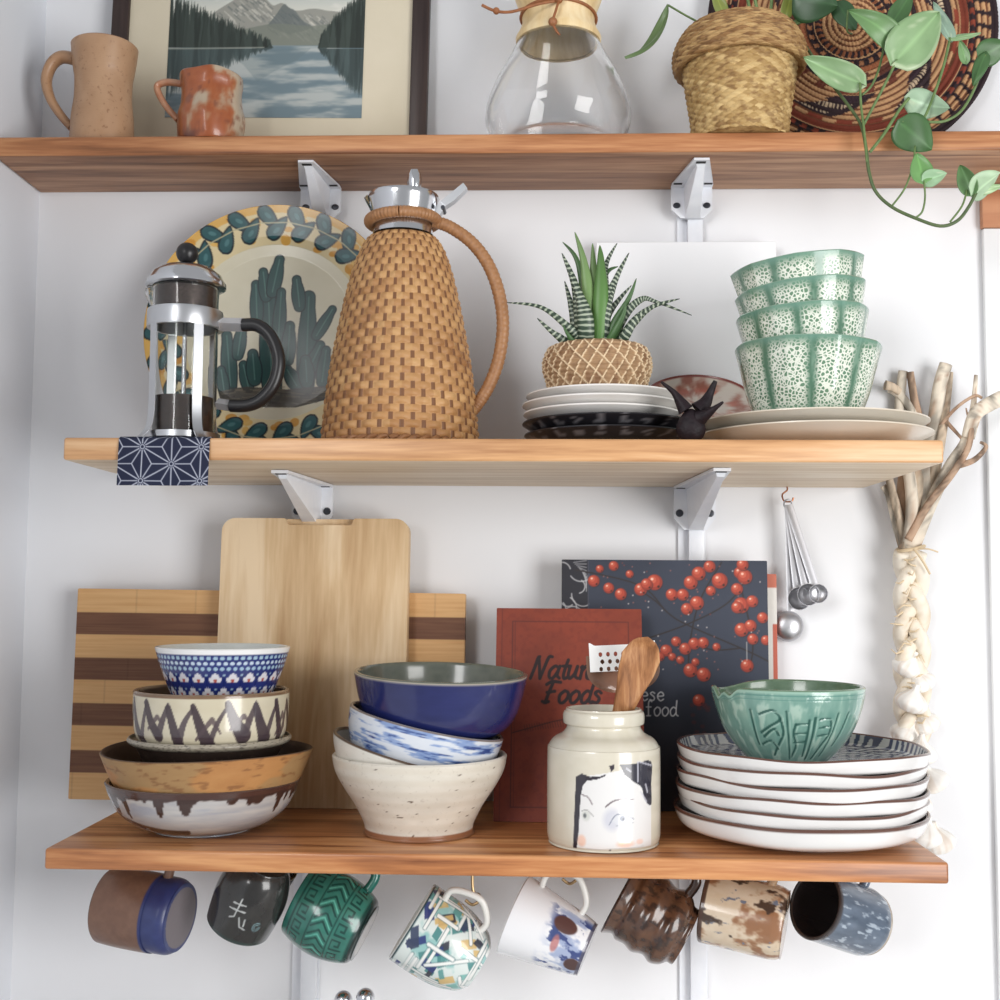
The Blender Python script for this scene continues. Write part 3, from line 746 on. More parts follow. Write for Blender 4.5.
link('lid', *lathe(ld, 72, None)[:2], chrome, t)
link('knob', *joinm([lathe([(0, z_(263)), (5*k, z_(263)), (4*k, z_(260)), (6*k, z_(258)), (0, z_(258))], 24)[:2], sphere((0, 0, z_(250)), 11*k)]), blackp, t)
sp = lathe([(0, 0), (.001, 0)], 8)
hx = Vector((1, -.12, 0)).normalized()
def hp_(x, y): return hx*(x-182)*k+Vector((0, 0, z_(y)))
hv, hf = tube(cr([hp_(243, 325), hp_(258, 326), hp_(271, 336), hp_(279, 352), hp_(281, 368), hp_(276, 386), hp_(264, 400), hp_(250, 406), hp_(232, 406)], 6), 6.6*k, 16, up=(0, -1, 0))
link('handle', hv, hf, blackp, t)
white_st = M('handle_clip', (216, 216, 218), 0.25, 0.7)
link('handle_clip', *tube([hp_(219, 322), hp_(222, 324), hp_(244, 325)], 6.9*k, 4, up=(0, 0, 1)), white_st, t)
link('handle_clip', *tube([hp_(218, 404), hp_(231, 406)], 5.6*k, 4, up=(0, 0, 1)), white_st, t)

# painted cactus platter leaning on the wall
Yp = -0.060; lean = -0.13
cp0 = P(276, 345, -0.034); kp = 1/S(cp0); Rp = 128*kp
cv = Cv(560, 560, (214, 208, 186)); sc_ = 2.0
def q_(x, y): return ((x-276)*sc_+280, (y-341)*sc_+280)
cv.a[:] = mixc((216, 210, 188), (204, 198, 174), fbm(cv.X/50, cv.Y/50, 1))
dd = np.hypot(cv.X-280, cv.Y-280)
cv.a[dd > 180] = (214, 198, 156); cv.a[dd > 240] = (212, 168, 88)
rng = random.Random(8)
for i in range(150):
    q = rng.uniform(0, 2*PI); r = rng.choice([rng.uniform(240, 256), rng.uniform(186, 200), rng.uniform(205, 235)])
    cv.ell(280+r*math.cos(q), 280+r*math.sin(q), rng.uniform(6, 12), rng.uniform(5, 10), rng.choice([(206, 152, 62), (196, 136, 48), (214, 170, 88)]), al=.85)
for i in range(25):
    q = i/25*2*PI+.05
    for r0, dr_, dq, off in ((251, -38, .17, 0), (194, 32, .19, .05)):
        x, y = 280+r0*math.cos(q+off), 280+r0*math.sin(q+off); x1, y1 = 280+(r0+dr_)*math.cos(q+off+dq), 280+(r0+dr_)*math.sin(q+off+dq)
        ang = math.atan2(y1-y, x1-x); L_ = math.hypot(x1-x, y1-y)
        cv.drop(x, y, ang, L_, 25, (42, 84, 88), (22, 32, 38), 3.2, .12 if r0 > 220 else -.12)
        cv.ell(x+L_*.4*math.cos(ang), y+L_*.4*math.sin(ang), 8, 4, (92, 136, 138), ang, .6)
    cv.stroke([(280+222*math.cos(q), 280+222*math.sin(q)), (280+222*math.cos(q+.24), 280+222*math.sin(q+.24))], 2.5, (178, 170, 136))
cv.a[dd > 256] = (200, 150, 78); cv.a[dd > 259] = (164, 96, 58)
gc, ge = (44, 76, 74), (22, 32, 38)
def pad(x0, y0, x1, y1, w):
    w = w*1.25; a0, a1 = np.array(q_(x0, y0)), np.array(q_(x1, y1))
    m = [(a0*(1-f)+a1*f) for f in np.linspace(0, 1, 9)]; ws = [w*sc_*(.62+.38*math.sin(PI*min(1, .15+f*.95)))for f in np.linspace(0, 1, 9)]
    cv.stroke(m, [x+4 for x in ws], ge); cv.stroke(m, ws, gc)
    cv.stroke(m, 2.5, (88, 126, 118), .8); off = np.array((a1[1]-a0[1], a0[0]-a1[0])); off = off/np.linalg.norm(off)*w*.45
    cv.stroke([p_+off for p_ in m], 2, (48, 74, 74), .8); cv.stroke([p_-off for p_ in m], 2, (50, 78, 78), .8)
for p_ in ((276, 405, 268, 300, 17), (258, 330, 255, 292, 10), (266, 305, 262, 279, 10), (272, 300, 278, 266, 11), (280, 350, 281, 300, 10),
           (309, 398, 309, 305, 15), (300, 315, 296, 287, 10), (318, 345, 333, 318, 9), (290, 370, 291, 335, 11), (305, 395, 322, 355, 11), (300, 396, 290, 380, 11), (325, 392, 328, 360, 10),
           (234, 396, 228, 345, 12), (240, 365, 243, 335, 10), (252, 398, 246, 375, 10), (258, 390, 255, 364, 12), (228, 402, 224, 380, 9), (310, 392, 308, 370, 12)): pad(*p_)
cv.poly([q_(*p_) for p_ in ((222, 402), (250, 397), (290, 400), (330, 396), (332, 410), (300, 418), (262, 418), (226, 414))], (66, 62, 56), .9)
for i in range(60):
    x, y = rng.uniform(224, 326), rng.uniform(398, 415); cv.stroke([q_(x, y), q_(x+rng.uniform(6, 16), y+rng.uniform(-2, 2))], 2, rng.choice([(46, 42, 40), (98, 92, 82), (120, 112, 96)]), .7)
prp = [(0, .012), (Rp*.3, .0118), (Rp*.62, .0112), (Rp*.7, .0135), (Rp*.76, .018), (Rp*.96, .0245), (Rp*.995, .0255), (Rp, .0245), (Rp*.97, .0215), (Rp*.76, .0135), (Rp*.68, .007), (Rp*.6, .004), (0, .004)]
prp = prp[:1]+[tuple(np.array(prp[0])*(1-f)+np.array(prp[2])*f) for f in np.linspace(.01, 1, 110)]+[tuple(np.array(a_)*(1-f)+np.array(b_)*f) for a_, b_ in zip(prp[2:6], prp[3:7]) for f in np.linspace(0.03, 1, 36)]+prp[7:]
V, F, TH, IX, RR, ZZ = lathe(prp, 700)
# turn the disc so its face (+z) looks along -Y, up stays up
V3 = np.stack([V[:, 0], -V[:, 2], V[:, 1]], 1)
c = cv.at((V[:, 0]/kp*sc_+280)/560, (-V[:, 1]/kp*sc_+280)/560); c[IX > 258] = (180, 130, 84)
o = link('painted_platter', V3, [tuple(reversed(f)) for f in F] if False else F, MV('majolica_glaze', 0.22, 0.5), None, c, loc=(cp0.x, -0.030, ZT2+Rp*math.cos(lean)+.004), rot=(lean*.6, 0, 0))
tag(o, 'round platter painted with green cacti and a leafy border, leaning behind the coffee press', 'platter')

# wicker carafe
a = At(400, -0.138, ZT2); k = a.k; z_ = lambda y: (a.py-y)*k
t = thing('wicker_carafe', 'tall tan wicker-covered carafe with a chrome lid and looping handle', 'carafe', a.p)
pf = cr([(w*k, z_(y)) for w, y in [(77, a.py-1.5), (78, 440), (77, 425), (74.5, 398), (70, 365), (64.5, 335), (57.5, 300), (50, 270), (43, 250), (37, 239), (32, 234)]], 30)
n = 552
V, F, TH, IX, RR, ZZ = lathe(pf, n)
arc = np.zeros(len(pf))
for i in range(1, len(pf)): arc[i] = arc[i-1]+math.hypot(pf[i][0]-pf[i-1][0], pf[i][1]-pf[i-1][1])
NS, NRW = 46, 30
row = arc[IX]/arc[-1]*NRW; ir = np.floor(row); fr = row-ir; ir = np.clip(ir, 0, NRW-1)
ph = TH/(2*PI)*NS+np.mod(ir, 2)*.5*2*.5
ov = np.cos(2*PI*(TH/(2*PI)*NS/2)+PI*np.mod(ir, 2))
cross = np.sin(PI*fr)**.5
h = .0026*(ov*.5+.5)**.8*cross
stake = (ov < -.74)
h = np.where(stake, np.maximum(h, .0006+.0006*np.cos(2*PI*TH/(2*PI)*NS)), h)
rn = vnoise(ir*3.3, np.floor(TH/(2*PI)*NS/2+np.mod(ir, 2)*.5)*1.7, 4)
c = mixc((198, 156, 106), (166, 120, 76), rn); c = mixc(c, (136, 92, 56), smooth(.55, .8, fbm(TH*3, ir*.35, 6))*.6)
c[stake] = (118, 80, 52)
R2 = RR+h-.0012
V = np.stack([R2*np.sin(TH), -R2*np.cos(TH), ZZ], 1)
wick = MV('wicker', 0.5, 0.4)
link('wicker_body', V, F, wick, t, c, smooth_angle=180)
# plaited foot ring
tw = []
for s_ in (0, 1):
    pts = []; rs = []
    for i in range(241):
        q = 2*PI*i/240; w = q*24+s_*PI; r = 77.5*k+.0022*math.cos(w); pts.append((r*math.sin(q), -r*math.cos(q), .0058+.0024*math.sin(w)))
    tw.append(tube(pts, .0026, 8))
link('foot_braid', *joinm(tw), M('dark_cane', (122, 80, 50), 0.5, c2=(160, 112, 70), nscale=120), t)
link('base_disc', *lathe([(0, .0002), (74*k, .0002), (75*k, .004), (0, .004)], 48)[:2], M('cane_base', (120, 82, 52), 0.7), t)
lid = [(w*k, z_(y)) for w, y in [(0, 232), (31, 232), (30, 226), (29, 218), (31, 215), (33, 209), (35.5, 197), (36.5, 193.5), (35.5, 191), (20, 189), (0, 188)]]
link('chrome_neck', *lathe(lid, 72)[:2], chrome, t)
kb = [(w*k, z_(y)) for w, y in [(0, 189.5), (9.5, 189.5), (9, 185), (6.5, 182), (7.5, 176), (7, 169), (5, 164), (0, 162)]]
link('lid_knob', *moved(lathe(kb, 32)[:2], Matrix.Translation((11*k, 0, 0))), chrome, t)
link('spout_lip', *hull([(-30*k, -12*k, z_(212)), (-30*k, 12*k, z_(212)), (-40*k, -3*k, z_(193)), (-40*k, 3*k, z_(193)), (-35*k, -13*k, z_(193)), (-35*k, 13*k, z_(193)), (-28*k, 0, z_(205))]), chrome, t)
def L_(x, y, dy=0): return ((x-400)*k, dy, z_(y))
link('thumb_lever', *joinm([hull([L_(438, 198, -.006), L_(438, 198, .006), L_(443, 203, -.006), L_(443, 203, .006), L_(461, 179, -.006), L_(461, 179, .006), L_(465, 184, -.006), L_(465, 184, .006), L_(452, 197, -.006), L_(452, 197, .006)]),
                            hull([L_(430, 206, -.005), L_(430, 206, .005), L_(436, 214, -.005), L_(436, 214, .005), L_(446, 199, -.005), L_(446, 199, .005), L_(440, 196, -.005), L_(440, 196, .005)])]), chrome2, t)
link('hinge_pin', *tube([L_(441, 205, -.009), L_(441, 205, .009)], .0022, 10), scm, t)
cane = M('wrapped_cane', (172, 126, 86), 0.45, c2=(146, 102, 66), nscale=260)
def wrapped(path, r0, name, turns, m=cane):
    q = cr(path, 26); n_ = len(q)
    rs = [r0*(.90+.10*abs(math.sin(PI*turns*i/(n_-1)))) for i in range(n_)]
    return link(name, *tube(q, rs, 14), m, t, smooth_angle=180)
wrapped([(34*k*math.sin(q), -34*k*math.cos(q), z_(217)+.001*math.sin(q)) for q in np.linspace(0, 2*PI, 25)], .0058, 'wrapped_collar', 60)
wrapped([L_(431, 217), L_(448, 223), L_(470, 239), L_(487, 262), L_(498, 292), L_(502, 324), L_(498, 358), L_(488, 386), L_(476, 405), L_(470, 412)], .0066, 'handle', 54)
link('neck_tie', *tube([L_(371, 218, -.002), L_(377, 224, -.002), L_(373, 234, -.003)], .0028, 8), M('dark_cane_tie', (92, 64, 46), 0.5), t)

# white panel behind the plates
p0, p1 = P(596, 241, -.020), P(776, 243, -.020)
o = link('white_panel', *box(p0.x, p1.x, -.021, -.0165, ZT2+.0004, (p0.z+p1.z)/2, .0006, 1), M('white_board', (244, 245, 248), 0.45))
tag(o, 'plain white panel standing upright on the middle shelf behind the spiky succulent', 'panel')

# plates, nested, each a thing
def plate_on(px, Y, ztop, half, rise, base_half, mat, label, cat='plate', name='dinner_plate', group=None, col=None, t_=.0035, dx=0.0, wav=0.0, seed=0, colf=None, n=96, tilt=(0, 0, 0), m=4, base=None):
    """stands on height base; its rim ends come to the given height"""
    q = At(px, Y, base); k = q.k
    pr, no = shell([(0, 0), (base_half*k, 0), (base_half*k+.002, .0012), (half*k*.80, (ztop-base)*.45), (half*k*.96, (ztop-base)*.88), (half*k, ztop-base)], t_, m)
    rf = None
    if wav: rf = lambda th, ix, r, z: (r*(1+wav*.5*np.sin(3*th+seed)), z+wav*.10*smooth(.5*half*k, half*k, r)*(np.sin(3*th+seed*2)+.6*np.sin(5*th+seed*1.3))*.1)
    V, F, TH, IX, RR, ZZ = lathe(pr, n, rf)
    c = None
    if colf: c = colf(TH, IX, RR/k, ZZ, no, half, k)
    o = link(name, V, F, mat, None, c, loc=(q.p.x+dx, Y, base), rot=tilt)
    tag(o, label, cat, group); return o
zr = lambda px, py, Y: P(px, py, Y).z
blackg = MV('black_glaze', 0.3, 0.4)
def dk(TH, IX, r, z, no, half, k):
    c = np.tile(np.array((28, 27, 31.)), (len(TH), 1)); c = mixc(c, (44, 43, 48), fbm(TH*6, z*400, 3)*.5)
    u = np.mod(TH/(2*PI)*22, 1); q = (r > half*.86)*(IX < no)*(np.abs(u-.5) < .22*(half*1.0-r)/(half*.14)+.05)*(fbm(TH*30, z*900, 8) > .45)
    return mixc(c, (150, 148, 152), q*.6)
zb0 = ZT2+.0003
plate_on(609, -.132, zr(609, 437, -.132), 85, 0, 45, blackg, 'black glazed plate with pale triangles, lowest of the stack under the succulent', base=zb0, colf=dk, name='dark_plate', cat='plate', group='dark patterned plates')
zb1 = zb0+.0046
plate_on(608, -.132, zr(609, 425.5, -.132), 86, 0, 45, blackg, 'black glazed plate with pale triangles, upper of the two dark ones under the white plates', base=zb1+.0058, colf=dk, name='dark_plate', group='dark patterned plates')
wg = M('white_glaze', (228, 226, 224), 0.25, c2=(218, 215, 210), nscale=30, coat=.2)
zz = zb1+.0058+.0046
for i, (hw, py, cx, lab) in enumerate(((79, 416, 602, 'white side plate lowest of three, lying on the black plates'), (80, 407, 602, 'white side plate in the middle of three under the succulent basket'), (77, 398, 603, 'white side plate on top of three, right under the succulent basket'))):
    zt = zr(602, py, -.132); base = zt-.0155
    plate_on(cx, -.132, zt, hw, 0, 42, wg, lab, base=base, name='side_plate', group='white side plates', t_=.0042)
topfloor = zr(602, 398, -.132)-.0155+.0042

# succulent in its basket
a = At(597, -.132, topfloor+.0003); k = a.k; z_ = lambda y: (a.py-y)*k
sp_ = thing('potted_succulent', 'striped spiky succulent in a small woven basket, on top of the white side plates', 'potted plant', a.p)
pf = cr([(0, .0002), (40*k, .0002), (44*k, .002), (50*k, z_(382)), (53.5*k, z_(369)), (52.5*k, z_(358)), (48*k, z_(349)), (44*k, z_(347)), (43*k, z_(352))], 22)
V, F, TH, IX, RR, ZZ = lathe(pf, 420)
q = (TH/(2*PI)+.5)*32; s_ = (ZZ-z_(388))/(z_(348)-z_(388))*4.0
da = np.abs(np.mod(q+s_*1.0, 1)-.5); db = np.abs(np.mod(q*1.0-s_*.55+.3, 1)-.5); dz = np.abs(np.mod(s_*1.0+.5*np.mod(np.floor(q), 2), 1)-.5)
m_ = np.maximum(smooth(.13, .07, da)*(np.mod(np.floor(q+s_), 2) < 1), smooth(.11, .06, db)*smooth(.48, .40, dz))
c = mixc((140, 110, 84), (176, 144, 108), fbm(TH*12, ZZ*300, 2)); c = mixc(c, (126, 92, 66), smooth(.5, .7, fbm(TH*9, ZZ*80, 5))*.7)
c = mixc(c, (226, 202, 168), m_)
R2 = np.where(RR > 30*k, RR+.0016*m_+.0006*np.sin(ZZ/k*1.4), RR)
link('basket', np.stack([R2*np.sin(TH), -R2*np.cos(TH), ZZ], 1), F, straw, sp_, c, smooth_angle=180)
link('moss', *lathe([(0, z_(349)), (43*k, z_(351)), (43*k, z_(358)), (0, z_(358))], 40)[:2], M('moss', (116, 118, 70), 0.9, bump=(300, 1.0, .003)), sp_)
sucm = MV('succulent_skin', 0.4, 0.4)
def spike(pts, w, tone, dep, seed):
    q = cr([(( (x-597)*k), d, z_(y)) for (x, y), d in zip(pts, dep)], 34); n_ = len(q)
    V, F, c = [], [], []; ts = np.linspace(0, 1, n_)
    Lp = sum(math.dist(q[i], q[i+1]) for i in range(n_-1))/k
    pv = [Vector(x) for x in q]
    for i in range(n_):
        tn = (pv[min(i+1, n_-1)]-pv[max(i-1, 0)]).normalized(); sd_ = tn.cross(Vector((0, -1, 0)))
        sd_ = sd_.normalized() if sd_.length > 1e-4 else Vector((1, 0, 0)); nm = sd_.cross(tn)
        ww = w*k/2*(.75+.25*math.sin(PI*min(1, ts[i]*1.6)))*(1-ts[i]**2.2)+.0003
        for an in range(12):
            b = 2*PI*an/12; V.append(pv[i]+sd_*math.cos(b)*ww+nm*math.sin(b)*ww*(.55 if math.sin(b) > 0 else .25))
            band = .5+.5*math.sin(ts[i]*Lp*1.35+math.cos(b)*.9+seed)
            base = np.array(tone)*(1.0-.25*ts[i])
            f = (1 if (band > .72 and tone == dg and .04 < ts[i] < .95) else 0)*.75
            c.append(base*(1-f)+np.array((204, 212, 190))*f)
    for i in range(n_-1):
        for an in range(12): F.append((i*12+an, i*12+(an+1) % 12, i*12+12+(an+1) % 12, i*12+12+an))
    F += [tuple(range(11, -1, -1)), tuple(len(V)-12+x for x in range(12))]
    link('leaf', V, F, sucm, sp_, np.array(c), smooth_angle=180)
dg, mg, lg = (58, 76, 62), (84, 122, 72), (132, 166, 104)
SP = [([(596, 344), (594, 300), (593, 268), (592, 242)], 15, lg, (-.004, -.006, -.006, -.006)), ([(598, 344), (600, 300), (600, 265), (599, 246)], 17, (98, 140, 74), (-.01, -.014, -.014, -.013)),
      ([(591, 344), (588, 300), (583, 262), (574, 232)], 15, lg, (-.006, -.010, -.012, -.012)), ([(588, 344), (586, 305), (577, 258), (562, 238)], 10, mg, (0, .002, .002, .002)),
      ([(602, 344), (604, 290), (606, 262), (617, 240)], 10, dg, (0, 0, 0, 0)), ([(602, 344), (606, 306), (616, 278), (628, 254)], 11, dg, (-.008, -.012, -.014, -.014)),
      ([(603, 344), (600, 290), (607, 270), (618, 264)], 9, mg, (-.002, 0, 0, 0)),
      ([(582, 346), (580, 315), (573, 285), (561, 257)], 15, dg, (-.010, -.018, -.022, -.024)), ([(576, 346), (574, 320), (569, 300), (564, 282)], 10, dg, (-.006, -.010, -.012, -.012)),
      ([(586, 346), (584, 322), (578, 300), (568, 278)], 17, dg, (-.018, -.026, -.03, -.032)),
      ([(608, 346), (614, 325), (628, 300), (635, 281)], 9, mg, (-.008, -.012, -.016, -.018)), ([(603, 344), (606, 318), (618, 300), (631, 285)], 9, dg, (-.004, -.006, -.006, -.006)),
      ([(584, 346), (570, 333), (541, 313), (507, 309)], 8, dg, (-.012, -.022, -.03, -.034)), ([(572, 350), (564, 345), (550, 336), (537, 325)], 9, dg, (-.014, -.022, -.03, -.036)),
      ([(578, 350), (572, 346), (566, 338), (562, 330)], 6, mg, (-.02, -.026, -.03, -.03)),
      ([(610, 350), (624, 318), (640, 303), (655, 307), (688, 321)], 8, dg, (-.010, -.018, -.022, -.026, -.03)), ([(616, 348), (632, 326), (650, 312), (676, 305)], 9, dg, (-.012, -.022, -.028, -.032)),
      ([(618, 350), (624, 340), (634, 325), (648, 314)], 10, dg, (-.02, -.03, -.034, -.036)), ([(604, 346), (606, 320), (610, 300), (615, 285)], 8, dg, (-.010, -.014, -.016, -.016)),
      ([(606, 348), (614, 335), (622, 318), (624, 306)], 9, mg, (-.014, -.02, -.024, -.026))]
for i, (pts, w, tone, dep) in enumerate(SP): spike(pts, w, tone, dep, i)

# horned seed pod
a = At(691, -.226, ZT2+.0002); k = a.k; z_ = lambda y: (a.py-y)*k
podm = M('dark_pod', (22, 17, 22), 0.55, spec=.25, c2=(36, 25, 30), nscale=150, bump=(200, .5, .002))
def H_(x, y, d=0): return ((x-691)*k, d, z_(y))
parts = [sphere(H_(691, 422), 20*k, 24, 16, (1, .75, 1))]
V, F = sphere((0, 0, 0), 1, 28, 18); V = [(v[0]*15*k*(1-.25*max(v[2], 0)), v[1]*11*k, (v[2]*15*k if v[2] < 0 else v[2]*20*k)+15*k+.0002) for v in V]
pod = thing('horned_seed_pod', 'dark purple horned seed pod on the shelf between the black and the cream plates', 'seed pod', a.p)
link('body', V, F, podm, pod)
for pts, rs in (([H_(686, 410), H_(681, 402), H_(674, 392), H_(661, 382, -.004)], (.0075, .0052, .0028, .0010)), ([H_(698, 410), H_(705, 403), H_(710, 393), H_(715, 381, -.004)], (.0085, .0062, .0038, .0018)),
                ([H_(700, 418, -.004), H_(706, 415, -.01), H_(713, 410, -.016), H_(720, 405, -.02)], (.0075, .0045, .0024, .001))):
    q = cr(pts, 8); r_ = np.interp(np.linspace(0, 3, len(q)), range(4), rs)
    link('horn', *tube(q, list(r_), 12), podm, pod)

# cream plates with the pale green bowls
cg = MV('cream_glaze', 0.3, 0.5, coat=.15)
def cream(TH, IX, r, z, no, half, k):
    c = mixc((228, 222, 210), (214, 206, 192), fbm(TH*5, r*.1, 3)); return mixc(c, (196, 182, 160), smooth(half-2.5, half, r)*.4)
Yg = -.143
zc0 = ZT2+.0003
zt1, zt2 = zr(812, 437, Yg), zr(812, 425, Yg)
plate_on(813, Yg, zt1, 115, 0, 60, cg, 'large cream dinner plate, lower of the two under the pale green bowls', base=zc0, colf=cream, group='cream dinner plates', n=128)
plate_on(811, Yg, zt2, 113, 0, 60, cg, 'large cream dinner plate, upper one directly under the pale green bowls', base=zt2-(zt1-zc0)+.0004, colf=cream, group='cream dinner plates', n=128)
fl = zt2-(zt1-zc0)+.0004+.0037
# pale red-rimmed plate propped against the panel
def redc(TH, IX, r, z, no, half, k):
    c = mixc((206, 198, 188), (150, 92, 76), smooth(.5, .72, fbm(TH*2.2, r*.05, 4))); c = mixc(c, (176, 84, 62), np.exp(-((r-34)/5)**2)*.7*(fbm(TH*4, r*.02, 9) > .45))
    return mixc(c, (128, 58, 50), smooth(half-5, half-2, r))
pc = P(699, 410, -.070); kq = 1/S(pc)
pr, no = shell([(0, 0), (26*kq, 0), (44*kq, .003), (54*kq, .009), (56*kq, .011)], .003, 5)
V, F, TH, IX, RR, ZZ = lathe(pr, 96)
o = link('red_rimmed_plate', V, F, MV('red_glaze', .3, .5, coat=.2), None, redc(TH, IX, RR/kq, ZZ, no, 56, kq), loc=(pc.x, -.070, pc.z), rot=(math.radians(37), 0, 0))
tag(o, 'small pale plate with a dark red rim, tilted up behind the horned seed pod', 'plate')

# pale green bowls
def lace(name):
    m, nt, b = _mat(name)
    b.inputs['Roughness'].default_value = .18; b.inputs['Coat Weight'].default_value = .3; b.inputs['Coat Roughness'].default_value = .05
    at = nt.nodes.new('ShaderNodeAttribute'); at.attribute_name = 'Col'
    tc = nt.nodes.new('ShaderNodeTexCoord'); vo = nt.nodes.new('ShaderNodeTexVoronoi'); vo.feature = 'DISTANCE_TO_EDGE'; vo.inputs['Scale'].default_value = 290
    rp = nt.nodes.new('ShaderNodeValToRGB'); rp.color_ramp.elements[0].position = .09; rp.color_ramp.elements[1].position = .21
    rp.color_ramp.elements[0].color = (1, 1, 1, 1); rp.color_ramp.elements[1].color = (0, 0, 0, 1)
    sm = nt.nodes.new('ShaderNodeAttribute'); sm.attribute_name = 'Lace'
    mu = nt.nodes.new('ShaderNodeMath'); mu.operation = 'MULTIPLY'
    mx = nt.nodes.new('ShaderNodeMix'); mx.data_type = 'RGBA'; mx.inputs['B'].default_value = rgba((224, 228, 216))
    L = nt.links.new
    L(tc.outputs['Object'], vo.inputs['Vector']); L(vo.outputs['Distance'], rp.inputs[0]); L(rp.outputs[0], mu.inputs[0]); L(sm.outputs['Fac'], mu.inputs[1])
    L(mu.outputs[0], mx.inputs['Factor']); L(at.outputs['Color'], mx.inputs['A']); L(mx.outputs['Result'], b.inputs['Base Color'])
    return m
lacem = lace('lace_glaze')
def green_bowl(px, Y, base, half, hpx, base_half, tilt, label, dx=0.0, ph=0.0, big=False):
    q = At(px, Y, base); k = q.k; H = hpx*k
    pr, no = shell([(0, 0), (base_half*k*.9, 0), (base_half*k, .0015), (base_half*k*1.0+.001, .006), (half*k*.745, H*.27), (half*k*.835, H*.48), (half*k*.915, H*.74), (half*k, H)], .0036, 8)
    NF = 9
    def fac(th, ix, r, z):
        u = np.mod(th+ph+PI/NF, 2*PI/NF)-PI/NF; w = smooth(.1*H, .35*H, z)*.40
        return r*(1-w*(1-math.cos(PI/NF)/np.cos(u))-w*.5*(1-math.cos(PI/NF))), z
    V, F, TH, IX, RR, ZZ = lathe(pr, 216, fac)
    u = np.abs(np.mod(TH+ph, 2*PI/NF)-PI/NF)/(PI/NF)   # 1 at the ribs
    rib = smooth(.62, .95, u+.12*(fbm(TH*9, ZZ*120, 2)-.5)); t_ = ZZ/H
    c = mixc((112, 144, 116), (88, 124, 100), fbm(TH*8, ZZ*90, 4)); c = mixc(c, (74, 112, 92), rib*.8); c = mixc(c, (150, 176, 158), rib*.5*smooth(.45, .7, fbm(TH*30, ZZ*60, 12)))
    c = mixc(c, (110, 152, 138), smooth(.9, 1.0, t_)*.6); c = mixc(c, (128, 160, 144), smooth(.2, .05, t_)*.7)
    gr = smooth(.22, .12, t_)*(np.sin(ZZ*1500) > .2); c = mixc(c, (92, 124, 112), gr*.5)
    la = (1-rib)*smooth(.16, .34, t_)*smooth(1.0, .86, t_)*(IX < no); c = np.where((IX < no)[:, None], c, mixc((186, 206, 190), (156, 184, 164), t_))
    o = link('green_bowl', V, F, lacem, None, c, loc=(q.p.x+dx, Y, base), rot=tilt)
    at = o.data.attributes.new('Lace', 'FLOAT', 'POINT'); at.data.foreach_set('value', la.astype(np.float32))
    tag(o, label, 'bowl', 'pale green lace bowls')
    return k
zE = fl+.0003
k = green_bowl(807, Yg, zE, 74, 89, 50, (0, math.radians(1.2), 0), 'pale green lace-glazed bowl, lowest and largest of its stack, on the cream plates', ph=.15)
green_bowl(807.5, Yg, zE+.030, 67, 92, 42, (0, math.radians(-3.2), 0), 'pale green lace-glazed bowl, second from the bottom of its stack', ph=.28)
green_bowl(809.5, Yg, zE+.056, 66, 90, 42, (0, math.radians(-5.2), 0), 'pale green lace-glazed bowl, third from the bottom of its stack', ph=.02)
green_bowl(807, Yg, zE+.080, 67, 90, 42, (math.radians(1.5), math.radians(-6.3), 0), 'pale green lace-glazed bowl, topmost and most tilted of its stack', ph=-.12)
# ------------------------------------------------------------------ bottom shelf
# striped board and pale board leaning on the wall
Ys = -.036; q0 = At(270, Ys, ZT3); k = q0.k
wS = (468.5-71.5)*k; hS = (q0.py-592)*k
ml, md = (206, 160, 108), (112, 76, 56)
V, F, U, Q = slab(wS, hS, .017, 260, 180, .0015)
s_ = (1-Q)*hS/k
st_ = np.array([0, 22.5, 45.5, 68, 91.5, 114, 138, 161, 184, 206, 230, 260])[None, :]-(206-hS/k*0-206)
# stripes counted from the top edge down
dn = Q*hS/k; edges = np.array([0, 23.5, 46, 69.5, 92, 115.5, 138.5, 162.5, 185.5, 300])
ix = np.searchsorted(edges, dn, side='right')-1
g = fbm(U*7+ix*5, dn*.9, 3)
c = np.where((ix % 2 == 0)[:, None], mixc((198, 150, 98), (222, 182, 132), g), mixc((92, 60, 46), (132, 94, 70), g))
c = mixc(c, c*.9, (np.mod(U*wS/k/61+ix*.37, 1) < .012)*.8)
o = link('cutting_board', V, F, MV('striped_wood', .5, .3), None, c, loc=(P(266, 700, Ys).x, Ys, ZT3+.0004), rot=(-.02, .006, 0))
tag(o, 'light and dark striped wooden cutting board, wide and low, leaning behind the pale board', 'cutting board')
Yb = -.062; q0 = At(315, Yb, ZT3); k = q0.k
wB = 194*k; hB = (q0.py-521.5)*k*1.016
def board_layer(notch, y0, y1):
    r = 14*k; o = []
    for cx, cy, a0 in ((wB/2-r, r, -PI/2), (wB/2-r, hB-r, 0)):
        for i in range(9): o.append((cx+r*math.cos(a0+PI/2*i/8), cy+r*math.sin(a0+PI/2*i/8)))
    if notch: o += [(41*k, hB), (39*k, hB-2*k), (38*k, hB-6*k), (35*k, hB-7*k), (-26*k, hB-7*k), (-29*k, hB-6*k), (-30*k, hB-2*k), (-32*k, hB)]
    for cx, cy, a0 in ((-wB/2+r, hB-r, PI/2), (-wB/2+r, r, PI)):
        for i in range(9): o.append((cx+r*math.cos(a0+PI/2*i/8), cy+r*math.sin(a0+PI/2*i/8)))
    n = len(o); V = [(x, y0, z) for x, z in o]+[(x, y1, z) for x, z in o]
    return V, [tuple(range(n)), tuple(range(2*n-1, n-1, -1))]+[((i+1) % n, i, n+i, n+(i+1) % n) for i in range(n)]
mp_ = wood('maple_board', (184, 148, 106), (210, 180, 140), (230, 206, 172), axis=2, scale=22, rough=.5, along=.08, offset=(0, 2, 5))
